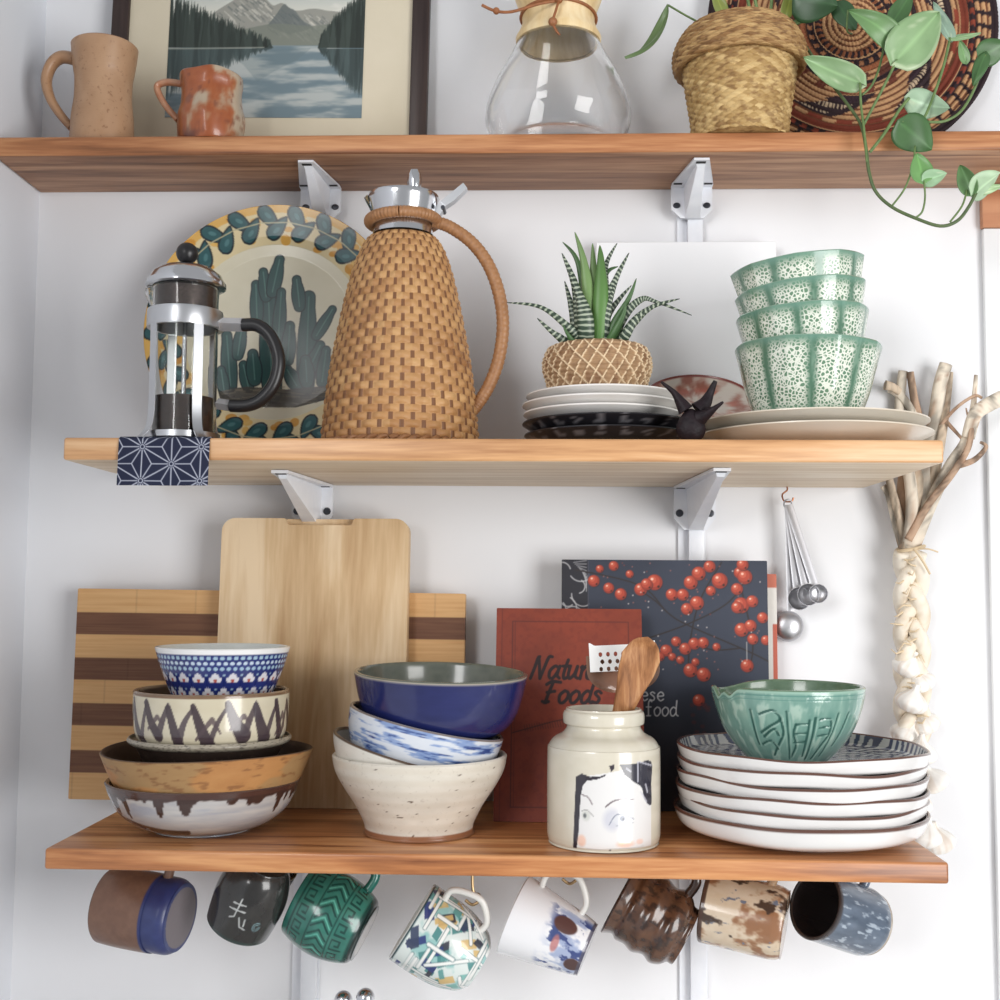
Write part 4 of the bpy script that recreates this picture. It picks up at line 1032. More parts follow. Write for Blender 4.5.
o = link('cutting_board', *joinm([board_layer(True, 0, .0085), board_layer(False, .0085, .018)]), mp_, None, None, loc=(P(309, 700, Yb).x, Yb, ZT3+.0004), rot=(-.055, 0, 0), smooth_angle=30)
tag(o, 'tall pale maple cutting board with rounded corners, leaning in front of the striped board', 'cutting board')

# bowls on the left
def bowl(name, px, Y, base, pts, t_, mat, label, colf=None, tilt=(0, 0, 0), n=320, group=None, rf=None, cat='bowl', m=6, dx=0.0, dz=0.0):
    """pts: (half width px, px above base)"""
    q = At(px, Y, base); k = q.k
    pr, no = densify(*shell([(w*k, h*k) for w, h in pts], t_, m), .0009)
    V, F, TH, IX, RR, ZZ = lathe(pr, n, (lambda th, ix, r, z: rf(th, ix, r, z, k)) if rf else None)
    c = colf(TH, IX, RR/k, ZZ/k, no) if colf else None
    o = link(name, V, F, mat, None, c, loc=(q.p.x+dx, Y, base+dz), rot=tilt)
    return tag(o, label, cat, group)
YA = -.171; A0 = At(203, YA, ZT3); kA = A0.k; base0 = ZT3+.0003
hA = lambda y: A0.py-y            # photo row -> px above the shelf
gl = MV('ceramic_glaze', .2, .5, coat=.4)
gls = MV('speckled_glaze', .3, .5, coat=.15, speck=(260, .22, (130, 112, 96)))
matte = MV('bare_clay', .55, .35, bump=(160, .3, .0006))
def cA1(TH, IX, r, h, no):
    c = mixc((200, 196, 190), (160, 161, 166), fbm(TH*3, h*.25, 4)); c = mixc(c, (150, 156, 170), smooth(.55, .7, fbm(TH*2, h*.12, 14))*.6)
    rg = random.Random(6); dl = 4+3*fbm(TH*9, TH*0, 5)
    for q in range(34): a_, L_, w_ = rg.uniform(-PI, PI), rg.uniform(6, 27), rg.uniform(.03, .10); dl = np.maximum(dl, L_*np.exp(-(np.abs(TH-a_)/w_)**3))
    top = hA(781)
    c = mixc(c, (62, 44, 40), smooth(-1, 1, h-(top-dl)))
    c = mixc(c, (62, 44, 40), smooth(5, 1.5, np.abs(h-(22-14*np.sin(TH*1.5+1.6))))*(TH < .1)*(TH > -1.6)*(fbm(TH*9, h*.1, 3) > .35))
    c = mixc(c, (74, 50, 44), h > top-3); c = np.where((IX < no)[:, None], c, np.array((90, 70, 60))); return c
bowl('bowl', 203, YA, base0, [(0, 0), (44, 0), (48, 1), (66, 8), (82, hA(808)), (91, hA(792)), (95.5, hA(780))], .004, gl, 'white bowl with dark brown drips, at the bottom of the left stack', cA1)
def cA2(TH, IX, r, h, no):
    c = mixc((188, 140, 88), (164, 112, 66), fbm(TH*4, h*.12, 2)); c = mixc(c, (150, 128, 92), smooth(.5, .62, fbm(TH*1.6, h*.05, 8))*.6); c = mixc(c, (120, 80, 50), smooth(.6, .75, fbm(TH*8, h*.3, 5))*.6)
    return np.where((IX < no)[:, None], c, np.array((74, 56, 46)))
b2 = ZT3+hA(806)*kA
bowl('bowl', 207, YA, b2, [(0, 0), (45, 0), (60, 3), (80, 15), (90, 24.5), (97, 38), (104.5, 56)], .0038, matte, 'wide ochre stoneware bowl with a dark inside, second lowest of the left stack', cA2, rf=lambda th, ix, r, z, k: (r*(1+.006*np.sin(2*th+1)), z+.0015*np.sin(th*2)*smooth(.06, .1, r)))
rim3 = hA(737)
b3 = b2+.0042
def cdk(TH, IX, r, h, no): return mixc((64, 52, 45), (44, 36, 33), fbm(TH*6, h*.2, 3))
bowl('bowl', 209, YA, b3, [(0, 0), (40, 0), (44, 1), (56, 22), (66, 44), (73, rim3-7.5-(b3-ZT3)/kA)], .0035, gls, 'dark brown bowl mostly hidden between the ochre bowl and the thin dish', cdk)
def cA3(TH, IX, r, h, no):
    c = mixc((176, 168, 152), (150, 142, 126), fbm(TH*6, h*.2, 3)); c = mixc(c, (60, 54, 50), smooth(.62, .68, fbm(TH*40, h*1.2, 8))*.6); return mixc(c, (58, 48, 42), (h < 8)*.9*(IX < no))
b3b = ZT3+(rim3-14)*kA
bowl('dish', 210, YA, b3b, [(0, 0), (40, 0), (46, 1), (62, 3.5), (76, 8), (80, 11.5), (79.5, 14)], .0030, gls, 'thin grey-beige dish with a dark underside, in the middle of the left stack', cA3, cat='dish')
cva = Cv(1540, 180, (212, 202, 178)); cva.a[:] = mixc((214, 206, 184), (198, 188, 162), fbm(cva.X/80, cva.Y/40, 6)); rng = random.Random(3)
x = 0
while x < 1540:
    w_ = rng.uniform(70, 105); y0, y1 = rng.uniform(18, 40), rng.uniform(120, 150); m_ = x+w_*rng.uniform(.4, .6)
    q = cr([(x, y0), (x+w_*.25, (y0+y1)*.55), (m_, y1)], 6); cva.stroke(q, list(np.linspace(rng.uniform(16, 24), rng.uniform(36, 54), len(q))), (62, 50, 56), .92)
    q = cr([(m_, y1), (m_+w_*.25, (y0+y1)*.45), (x+w_, y0)], 6); cva.stroke(q, list(np.linspace(rng.uniform(20, 30), rng.uniform(7, 12), len(q))), (70, 58, 64), .85)
    if rng.random() < .6: cva.stroke([(x+w_*.1, y1-20), (x+w_*.55, y0+40), (x+w_*.8, y1-40)], [8, 16, 6], (84, 70, 74), .8)
    x += w_
def cA4(TH, IX, r, h, no):
    c = cva.at(np.mod(TH/(2*PI)+.5, 1), (56-h)/56.0); c = mixc(c, (122, 96, 74), h > 53.5)
    return np.where((IX < no)[:, None], c, mixc((150, 128, 104), (110, 90, 74), fbm(TH*3, h*.1, 2)))
b4 = b3b+.0034
bowl('bowl', 211, YA, b4, [(0, 0), (54, 0), (63, 2), (70, 8), (74.5, 18), (76, 34), (76.5, 56)], .004, gl, 'straight-sided cream bowl with dark zigzag brush strokes, second from the top of the left stack', cA4, m=8, n=420)
cvp = Cv(1100, 200, (40, 52, 122)); cvp.a[:] = mixc((28, 38, 96), (46, 58, 122), fbm(cvp.X/60, cvp.Y/30, 2))
sp = 200/56.0                      # canvas px per photo px in height
for i in range(62):
    x = (i+.5)*1100/62
    for rw, yy in enumerate((28, 46, 64)): cvp.ell(x+(rw % 2)*1100/124, yy, 6.2, 6.2, (158, 186, 206) if rw != 1 else (190, 206, 222))
for i in range(22):
    x = (i+.5)*50
    for yc_, sh in ((98, 0), (148, 25)):
        for ox, oy, r_ in ((-9, 3, 10), (9, 3, 10), (0, -9, 10)): cvp.ell(x+sh+ox, yc_+oy, r_, r_, (214, 212, 218))
        cvp.ell(x+sh, yc_+6, 5, 6, (166, 76, 64)); cvp.ell(x+sh+25, yc_-14, 4, 4, (150, 176, 196))
    cvp.stroke([(x+25, 90), (x+25, 128)], 4, (26, 36, 92))
def cA5(TH, IX, r, h, no):
    top = 94; c = cvp.at((TH/(2*PI)+.5), (top-h)/56.0); c = mixc(c, (236, 236, 236), h > top-4)
    return np.where((IX < no)[:, None], c, mixc((214, 218, 216), (150, 170, 160), smooth(90, 40, h)))
b5 = b4+.0046
bowl('bowl', 221, YA, b5, [(0, 0), (33, 0), (36, 2), (41, 20), (50, 48), (59, 70), (66.5, 94)], .0032, gl, 'small blue bowl with white dots and flowers, on top of the left stack', cA5, n=420, m=14, dx=0)

# bowls in the middle
YB = -.172; B0 = At(419, YB, ZT3); kB = B0.k; hB_ = lambda y: B0.py-y
def cB1(TH, IX, r, h, no):
    c = mixc((220, 214, 202), (204, 198, 186), fbm(TH*5, h*.15, 3)); c = mixc(c, (196, 186, 168), .5*smooth(.2, .9, np.sin(h*.55)*.5+.5)*.5)
    c = mixc(c, (80, 62, 48), (fbm(TH*18, h*.4, 8) > .80)); c = mixc(c, (146, 100, 72), h < 5.5)
    return c
bowl('bowl', 419, YB, base0, [(0, 0), (51, 0), (54, 2), (55, 10), (64, 28), (76, 46), (84.5, 62), (87.5, 76)], .0045, gls, 'white speckled bowl with a bare clay foot, at the bottom of the middle stack', cB1, n=192)
def cB2(TH, IX, r, h, no):
    c = mixc((222, 218, 210), (206, 202, 192), fbm(TH*5, h*.15, 13)); return mixc(c, (110, 92, 76), h > 65)
R12 = math.radians(11)
def tilted(name, px, py_rim, half, tilt, pts, t_, mat, label, colf, YY=YB, lean=0.0, n=320, m=6):
    """rim centre is put at the photo point (px, py_rim); the bowl turns about it"""
    pc = P(px, py_rim, YY); k = 1/S(pc); H = pts[-1][1]*k
    pr, no = densify(*shell([(w*k, h*k) for w, h in pts], t_, m), .0009)
    V, F, TH, IX, RR, ZZ = lathe(pr, n)
    c = colf(TH, IX, RR/k, ZZ/k, no)
    o = link(name, V, F, mat, None, c, rot=(lean, tilt, 0))
    Rm = Matrix.Rotation(tilt, 3, 'Y') @ Matrix.Rotation(lean, 3, 'X')
    o.location = pc-(Rm @ Vector((0, 0, H)))
    return tag(o, label, 'bowl')
def cW(TH, IX, r, h, no):
    c = mixc((224, 220, 212), (208, 204, 194), fbm(TH*5, h*.15, 23)); return mixc(c, (84, 66, 52), np.maximum(fbm(TH*18, h*.4, 18) > .81, h > 65))
tilted('bowl', 411, 751, 81, math.radians(15), [(0, 0), (34, 0), (38, 1), (50, 14), (67, 38), (76, 54), (80, 66)], .0035, gls, 'plain white speckled bowl, tilted, second from the bottom of the middle stack', cW)
def cBl(TH, IX, r, h, no):
    n1 = fbm(TH*3+h*.02, h*.30, 3); c = mixc((216, 218, 222), (196, 204, 216), fbm(TH*4, h*.1, 5)); s = smooth(.50, .62, n1)
    c = mixc(c, (110, 136, 186), s*.8); c = mixc(c, (52, 74, 130), smooth(.64, .72, n1)); c = mixc(c, (120, 104, 96), h > 57.3)
    return np.where((IX < no)[:, None], c, mixc((92, 88, 90), (140, 140, 146), fbm(TH*4, h*.2, 2)))
tilted('bowl', 427, 721, 79, math.radians(12.5), [(0, 0), (32, 0), (36, 1), (56, 8), (68, 20), (76, 40), (78.5, 58)], .0035, gl, 'white bowl with brushed blue marks, steeply tilted, third from the bottom of the middle stack', cBl)
def cBlue(TH, IX, r, h, no):
    c = mixc((27, 33, 80), (38, 45, 98), fbm(TH*3, h*.1, 3)); c = mixc(c, (168, 160, 146), smooth(62, 63.5, h))
    return np.where((IX < no)[:, None], c, mixc((112, 116, 104), (88, 94, 86), fbm(TH*8, h*.2, 7)))
tilted('bowl', 441, 673, 86, math.radians(1.4), [(0, 0), (36, 0), (40, 1), (62, 8), (75, 22), (82, 42), (86.5, 64)], .0042, gl, 'cobalt blue bowl with a grey-green inside, on top of the middle stack', cBlue, lean=.05)

# cookbooks
def book(px0, px1, pytop, Yb, Ytop, thick, painter, scale, label, name='cookbook', edge=(60, 30, 26), grid=(300, 320), pages=(226, 218, 204), rot=0.0, rough=.5):
    pc = (px0+px1)/2; q = At(pc, Yb, ZT3); k = q.k
    T_ = P(pc, pytop, Ytop); h = math.hypot(T_.z-ZT3, Ytop-Yb); ln = math.atan2(Ytop-Yb, T_.z-ZT3)
    w = P(px1, (pytop+q.py)/2, (Yb+Ytop)/2).x-P(px0, (pytop+q.py)/2, (Yb+Ytop)/2).x
    t = thing(name, label, 'book', ((P(px0, (pytop+q.py)/2, (Yb+Ytop)/2).x+P(px1, (pytop+q.py)/2, (Yb+Ytop)/2).x)/2, Yb, ZT3+.0004), (-ln, rot, 0))
    V, F, U, Q = slab(w, h, .003, *grid, rad=.001)
    c = painter(U, Q, w, h, k); c = front_only(V, c, edge)
    m = MV(name+'_print', rough, .4)
    link('front_cover', V, F, m, t, c)
    link('back_cover', *box(-w/2, w/2, thick-.003, thick, 0, h, .0006, 1), M(name+'_back', edge, .5), t)
    link('spine', *box(-w/2, -w/2+.003, .0031, thick-.0031, 0, h, .0003, 1), M(name+'_spine', edge, .5), t)
    link('pages', *box(-w/2+.0032, w/2-.003, .0032, thick-.0032, .003, h-.003, 0), M(name+'_pages', pages, .8, c2=tuple(x*.9 for x in pages), nscale=500, stretch=(1, 8, .02)), t)
    return t
GLY = {  # strokes in a unit box, baseline 0, x-height 1
 'N': [[(0, 0), (.12, .8), (.2, 1.6), (.3, 1.75)], [(.25, 1.7), (.5, .9), (.75, 0)], [(.75, 0), (.9, .9), (1.05, 1.7), (1.3, 1.75)]],
 'F': [[(.35, 0), (.45, .8), (.6, 1.7)], [(.1, 1.5), (.5, 1.75), (1.2, 1.7)], [(.3, .85), (.9, .95)], [(.1, .1), (.35, 0), (.6, .1)]],
 'a': [[(.7, .85), (.4, 1), (.08, .6), (.15, .1), (.45, .05), (.7, .55), (.78, 1), (.72, .3), (.95, .05)]],
 't': [[(.4, 1.5), (.3, .5), (.4, .02), (.65, .1)], [(.1, 1), (.7, 1.02)]],
 'u': [[(.05, .9), (.1, .95), (.12, .3), (.3, .02), (.6, .4), (.7, 1), (.68, .25), (.9, .05)]],
 'r': [[(.1, .9), (.2, .95), (.2, 0)], [(.2, .6), (.45, 1), (.65, .9)]],
 'l': [[(.2, 0), (.25, .9), (.5, 1.7), (.3, 1.6), (.2, .4), (.4, 0), (.6, .1)]],
 'o': [[(.4, 1), (.08, .65), (.15, .12), (.45, 0), (.75, .4), (.7, .85), (.4, 1)]],
 'd': [[(.7, .85), (.4, 1), (.08, .6), (.15, .1), (.45, .02), (.72, .4)], [(.82, 1.75), (.74, .8), (.74, .2), (.95, .02)]],
 's': [[(.65, .85), (.4, 1), (.18, .8), (.6, .4), (.5, .05), (.1, .12)]],
 'e': [[(.1, .52), (.72, .58), (.66, .88), (.4, 1), (.1, .7), (.1, .3), (.4, 0), (.74, .2)]],
 'f': [[(.72, 1.6), (.5, 1.72), (.34, 1.4), (.33, 0)], [(.08, 1), (.62, 1)], [(.12, 0), (.56, 0)]]}
def write(cv, txt, x, y, sz, w, c, slant=0.0, adv=.92):
    for ch in txt:
        for stg in GLY[ch]:
            cv.stroke([(x+(p_[0]+slant*p_[1])*sz, y-p_[1]*sz) for p_ in cr(stg, 5)], w, c)
        x += sz*adv*(1.45 if ch in 'NF' else .62 if ch in 'tlr' else 1)
def p_dark(U, Q, w, h, k):
    W_, H_ = int(w/k*2), int(h/k*2)
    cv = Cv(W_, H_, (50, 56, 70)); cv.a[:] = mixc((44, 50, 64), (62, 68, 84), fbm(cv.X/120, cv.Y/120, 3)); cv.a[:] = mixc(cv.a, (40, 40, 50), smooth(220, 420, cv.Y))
    f = lambda x, y: ((x-562)*2.03, (y-560)*2.06)
    cv.rect(0, 0, 54, H_, (38, 38, 46)); rng = random.Random(5)
    for i in range(26):
        x, y = rng.uniform(-10, 60), rng.uniform(-10, H_); r = rng.uniform(14, 26); a0 = rng.uniform(0, 6)
        cv.stroke([(min(x+r*math.cos(a0+q), 54), y+r*math.sin(a0+q)) for q in np.linspace(0, 2.4, 12)], 2.6, (186, 186, 188), .85)
    for i in range(10): cv.stroke([(24+i*3, 6+i*3), (50, 2+i*7)], 2, (176, 176, 178), .7)
    cv.stroke([(54, 0), (54, H_)], 2, (70, 72, 84))
    for pts in ([(575, 570), (640, 585), (668, 612), (690, 625), (745, 648), (770, 660)], [(640, 640), (690, 622), (730, 600), (750, 570)], [(668, 612), (655, 600), (640, 590)], [(722, 562), (700, 600), (690, 640), (688, 668)], [(742, 590), (752, 640), (748, 668)], [(690, 640), (712, 648), (740, 646)]):
        cv.stroke([f(*p_) for p_ in cr(pts, 6)], 3.0, (44, 38, 40))
    red = []
    for x, y, r in ((594, 581, 6), (609, 588, 5.5), (621, 594, 6), (600, 569, 4), (614, 566, 5), (641, 589, 6.5), (655, 582, 8), (647, 584, 6), (672, 594, 6), (683, 594, 6), (691, 582, 7), (699, 573, 7), (710, 566, 6), (720, 580, 8), (711, 590, 5), (697, 602, 7), (687, 608, 6),
                    (740, 572, 6), (745, 576, 7.5), (743, 564, 6), (737, 588, 6), (741, 604, 8), (737, 606, 6), (752, 600, 6), (741, 628, 7), (750, 624, 6), (752, 637, 5.5), (762, 616, 5.5), (765, 638, 5), (666, 649, 6), (676, 640, 5), (685, 647, 6), (694, 642, 6), (703, 641, 5.5), (660, 655, 4.5), (672, 655, 4),
                    (690, 668, 7), (703, 672, 7), (695, 660, 4), (698, 697, 6), (746, 663, 6.5), (680, 658, 4), (716, 645, 4), (630, 574, 4)):
        X_, Y_ = f(x, y); r *= 2
        cv.ell(X_+1.5, Y_+1.5, r, r, (52, 34, 38), al=.6); cv.ell(X_, Y_, r, r, (142, 54, 42)); cv.ell(X_-r*.12, Y_-r*.15, r*.78, r*.78, (172, 68, 50)); cv.ell(X_-r*.25, Y_-r*.3, r*.45, r*.45, (194, 92, 70)); cv.ell(X_-r*.32, Y_-r*.4, r*.18, r*.16, (238, 196, 176))
        cv.ell(X_+r*.5, Y_+r*.55, r*.16, r*.16, (60, 30, 28))
    cv.stroke([f(746, 640), f(746, 658)], 1.6, (190, 186, 182))
    for i in range(90):
        X_, Y_ = rng.uniform(80, W_-8), rng.uniform(6, 230); cv.ell(X_, Y_, 1.6, 1.6, rng.choice([(200, 190, 186), (150, 96, 90), (120, 60, 56)]), al=.8)
    for i in range(12): cv.ell(*f(rng.uniform(690, 710), rng.uniform(700, 730)), 5, 4, (92, 44, 48), al=.5)
    write(cv, 'ese', *f(641, 698), 17.5, 2.5, (220, 220, 222)); write(cv, 'food', *f(645.5, 712.5), 17.5, 2.5, (220, 220, 222))
    return cv.at(U, Q*1.0)
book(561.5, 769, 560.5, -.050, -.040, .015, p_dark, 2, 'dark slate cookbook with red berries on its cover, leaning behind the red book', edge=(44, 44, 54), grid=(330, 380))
def p_red(U, Q, w, h, k):
    W_, H_ = int(w/k*2.4), int(h/k*2.4); s = 2.4
    cv = Cv(W_, H_, (140, 60, 44)); cv.a[:] = mixc((148, 64, 42), (122, 52, 36), fbm(cv.X/40, cv.Y/40, 4)); cv.a[:] = mixc(cv.a, (116, 44, 34), smooth(.5, .7, fbm(cv.X/9, cv.Y/9, 9))*.35)
    dk_ = (40, 24, 26)
    cv.stroke([(6*s, 0), (6*s, H_)], 2, (104, 42, 34)); 
    for q, ww in ((17, 2.4), (20, 1.2)):
        cv.stroke([(q*s, 14*s), (W_-14*s, 14*s), (W_-14*s, H_-14*s), (q*s, H_-14*s), (q*s, 14*s)], ww, (92, 40, 34))
    write(cv, 'Natural', 36*s, 74*s, 13*s, 8, dk_, .25); write(cv, 'Foods', 47*s, 99*s, 12.5*s, 8, dk_, .25)
    for i in range(30): cv.stroke([(30*s+i*2.6*s, (122-i*.35)*s), (31.5*s+i*2.6*s, (128-i*.35)*s)], 2.2, (74, 36, 32), .6)
    cv.stroke([(18*s, 130*s), (60*s, 118*s), (110*s, 108*s)], 2.4, (70, 36, 32))
    return cv.at(U, Q)
book(495, 643.5, 609, -.118, -.068, .020, p_red, 2.4, 'worn brick-red cookbook with dark script lettering, standing left of the stoneware jar', edge=(112, 48, 38), grid=(280, 300))
def p_wr(U, Q, w, h, k):
    c = np.tile(np.array((224, 220, 214.)), (len(U), 1)); x = U*w/k
    c[Q*h/k < 14] = (196, 112, 90); c[(x > w/k-4.5) & (Q*h/k > 50)] = (190, 96, 76); return c
book(640, 778, 574, -.029, -.023, .008, p_wr, 2, 'thin white and red book, mostly hidden behind the dark berry cookbook', edge=(196, 110, 88), grid=(140, 160), name='thin_book')

# stoneware jar with a wooden spoon and a grater
YJ = -.205; J0 = At(603.5, YJ, ZT3); k = J0.k; hj = lambda y: J0.py-y
pts = [(0, 0), (50, 0), (54, 2), (56, 7), (56.5, 20), (56.5, hj(755)), (55, hj(746)), (50, hj(739)), (42, hj(734.5)), (38, hj(730)), (37, hj(727)), (38, hj(725.5)), (40.5, hj(724)), (41, hj(717)), (40, hj(713)), (38, hj(711.5))]
pr, no = shell([(w*k, h*k) for w, h in pts], .005, 6, mono=False)
prd = []
for p_, q_2 in zip(pr[:-1], pr[1:]):
    nn = max(1, int(math.hypot(q_2[0]-p_[0], q_2[1]-p_[1])/.0009)) if pr.index(p_) < no else 1
    prd += [tuple(np.array(p_)*(1-i/nn)+np.array(q_2)*(i/nn)) for i in range(nn)]
prd.append(pr[-1])
V, F, TH, IX, RR, ZZ = lathe(prd, 400)
cv = Cv(452, 452, (208, 202, 186)); g = lambda x, y: ((x-547)*4.0, (y-740)*4.0)
cv.a[:] = mixc((212, 206, 192), (200, 194, 176), fbm(cv.X/60, cv.Y/60, 2))
cv.poly([g(575, 772), g(648, 759), g(648, 839), g(574, 839)], (220, 219, 218))
cv.poly([g(*q) for q in ((574.5, 772), (580, 768.5), (588, 771), (598, 770), (603, 768), (602, 770), (595, 773), (585, 775), (581, 780), (579, 790), (578, 808), (577, 826), (575.5, 840), (572, 840), (573, 810))], (46, 42, 50))
cv.poly([g(*q) for q in ((606, 760), (611, 759), (611, 763), (608, 766))], (56, 50, 58))
cv.poly([g(*q) for q in cr(((616, 759), (632, 758.5), (648, 758.5), (648, 780), (648, 800), (641, 794), (638, 782), (630, 776), (621, 769)), 4)], (44, 44, 56))
for q in (((623, 763), (627, 766)), ((642, 779), (644, 787)), ((634, 757), (634, 776)), ((636, 757.5), (648, 762)), ((637, 786), (643, 796))): cv.stroke([g(*q[0]), g(*q[1])], 6, (196, 196, 206), .8)
cv.stroke([g(*q) for q in cr(((602.5, 799), (610, 793.5), (620, 791.5), (631, 793)), 5)], [5, 6, 6, 6, 6, 5, 5, 5, 4, 4, 4, 4, 3, 3, 2, 2], (112, 102, 106))
cv.stroke([g(*q) for q in cr(((580, 788.5), (586, 790.5), (590, 797)), 5)], 4.5, (124, 112, 116))
cv.ell(*g(609, 811), 34, 40, (178, 180, 196), al=.55, soft=22); cv.ell(*g(618, 810), 36, 24, (206, 208, 212), al=.8, soft=10)
cv.stroke([g(*q) for q in cr(((606, 816), (612, 807), (620, 806), (630, 811)), 5)], 4, (120, 126, 142), .8); cv.ell(*g(619, 810), 10, 11, (104, 112, 128), al=.9, soft=3); cv.ell(*g(619.5, 810.5), 4, 4, (50, 54, 64)); cv.stroke([g(*q) for q in cr(((612, 816), (620, 818), (630, 814)), 5)], 3, (150, 156, 164), .7)
cv.ell(*g(584, 808), 16, 20, (196, 198, 192), al=.8, soft=8); cv.ell(*g(583, 808), 6, 9, (92, 96, 98), al=.9, soft=3); cv.stroke([g(*q) for q in cr(((580, 804), (585, 802.5), (591, 808)), 5)], 3, (132, 132, 130), .8)
cv.ell(*g(580, 832), 16, 22, (226, 176, 150), al=.7, soft=8); cv.ell(*g(622, 834), 34, 14, (228, 184, 164), al=.7, soft=8); cv.ell(*g(618, 834), 10, 7, (238, 202, 176), al=.9, soft=4); cv.ell(*g(636, 833), 14, 10, (224, 178, 160), al=.6, soft=6)
cv.stroke([g(585, 839.5), g(640, 838)], 3, (180, 178, 176)); cv.ell(*g(607, 840), 4, 4, (110, 106, 104))
xs_ = np.sin(TH)*RR/k; c = cv.at((xs_*1.0+56.5)/113.0, (hj(740)-ZZ/k)/113.0+.01)
fr_ = (np.cos(TH) > 0)
ctop = mixc((212, 206, 192), (200, 194, 176), fbm(TH*4, ZZ*40, 2)); ins = (ZZ/k < hj(752)) & fr_
c = np.where(ins[:, None], c, ctop)
o = link('stoneware_jar', V, F, gl, None, c, loc=(J0.p.x, YJ, base0), smooth_angle=60)
tag(o, 'cream stoneware jar printed with a woman\'s eyes and black hair, holding the wooden spoon', 'jar')
# spoon
sA = Vector((J0.p.x-.019, YJ+.014, base0+.008)); sB = P(648, 637, YJ-.018); ax = (sB-sA); Ls = ax.length
zx = ax.normalized(); yx = Vector((.15, -1, 0)); yx = (yx-zx*yx.dot(zx)).normalized(); xx = yx.cross(zx) * -1
V, F = [], []; NL, NA = 60, 24
for i in range(NL+1):
    t_ = i/NL
    w = np.interp(t_, [0, .3, .5, .62, .72, .82, .9, .96, .99, 1], [.006, .006, .0072, .0088, .0118, .0160, .0170, .0126, .0070, .0008])*1.06
    th_ = np.interp(t_, [0, .5, .7, .85, 1], [.0055, .0055, .0048, .0042, .001])
    for j in range(NA):
        b = 2*PI*j/NA; x = w*math.cos(b); y = th_*math.sin(b)
        dish_ = .0042*smooth(.62, .84, t_)*smooth(1.0, .94, t_)*max(0, 1-(x/max(w, 1e-5))**2)
        V.append(sA+zx*(Ls*t_)+xx*x+yx*(y-(dish_ if math.sin(b) > 0 else dish_*.6)))
for i in range(NL):
    for j in range(NA): F.append((i*NA+j, i*NA+(j+1) % NA, (i+1)*NA+(j+1) % NA, (i+1)*NA+j))
F += [tuple(range(NA-1, -1, -1)), tuple(NL*NA+j for j in range(NA))]
mid = (sA+sB)/2
o = link('wooden_spoon', [v-sA for v in V], F, wood('spoon_wood', (122, 78, 46), (158, 108, 68), (192, 144, 100), axis=2, scale=90, rough=.5, along=.12), None, None, loc=sA)
tag(o, 'brown wooden spoon standing in the cream stoneware jar', 'spoon')
# grater behind the spoon: perforated white plate over a rounded scoop, long handle going down into the jar
gO = P(623, 668, YJ+.022); kg = 1/S(gO)
gt = thing('hand_grater', 'small white perforated hand grater standing in the cream jar behind the wooden spoon', 'grater', gO, (-.10, -.05, 0))
nx_, nz_ = 150, 66; w_, h_ = 66*kg, 26*kg
holes = [(-22+7.5*i+(j % 2)*1.6, -2+j*-7.2+14) for j in range(3) for i in range(7)]
V, F = [], []
for j in range(nz_+1):
    for i in range(nx_+1):
        x = -w_/2+w_*i/nx_; z = -h_/2+h_*j/nz_+10*kg
        hump = 3.0*kg*(smooth(.9, 1, i/nx_)+smooth(.1, 0, i/nx_))*smooth(.75, 1, j/nz_)
        V.append((x, -.002-.004*(1-(2*x/w_)**2), z+hump))
for j in range(nz_):
    for i in range(nx_):
        x = (-w_/2+w_*(i+.5)/nx_)/kg; z = (-h_/2+h_*(j+.5)/nz_)/kg+10
        if any(((x-a_)/1.9)**2+((z-b_-2)/2.3)**2 < 1 for a_, b_ in holes): continue
        q = j*(nx_+1)+i; F.append((q, q+1, q+nx_+2, q+nx_+1))
n = len(V); V2 = [(v[0], v[1]+.0012, v[2]) for v in V]
link('grating_plate', V+V2, F+[tuple(n+x for x in reversed(f)) for f in F], M('white_enamel', (236, 236, 234), .3), gt)
sc = []
for j in range(25):
    t_ = j/24; z = (-25+38*t_)*kg; hw = 36*kg*math.sqrt(max(0, 1-(1-min(1, t_*1.5))**2.4))+.0004
    for i in range(33):
        u = i/32*2-1; sc.append((hw*u, .009-.011*u*u*smooth(0, .2, t_)+.003*(1-t_), z))
SF = [(j*33+i, j*33+i+1, (j+1)*33+i+1, (j+1)*33+i) for j in range(24) for i in range(32)]
n = len(sc); rim_ = [j*33 for j in range(25)]+[24*33+i for i in range(1, 33)]+[j*33+32 for j in range(23, -1, -1)]+[i for i in range(31, 0, -1)]
sc2 = [(v[0], v[1]-.0016, v[2]) for v in sc]
scm2 = M('scoop_plastic', (168, 132, 112), .15); scm2.node_tree.nodes['Principled BSDF'].inputs['Transmission Weight'].default_value = .45
link('scoop', sc+sc2, [tuple(reversed(f)) for f in SF]+[tuple(n+x for x in f) for f in SF]+[(rim_[i], rim_[(i+1) % len(rim_)], n+rim_[(i+1) % len(rim_)], n+rim_[i]) for i in range(len(rim_))], scm2, gt)
link('handle', *tube([(4*kg, .010, -20*kg), (2*kg, .008, -70*kg), (-4*kg, .004, -142*kg)], .0042, 12), M('white_enamel_handle', (226, 226, 224), .3), gt)

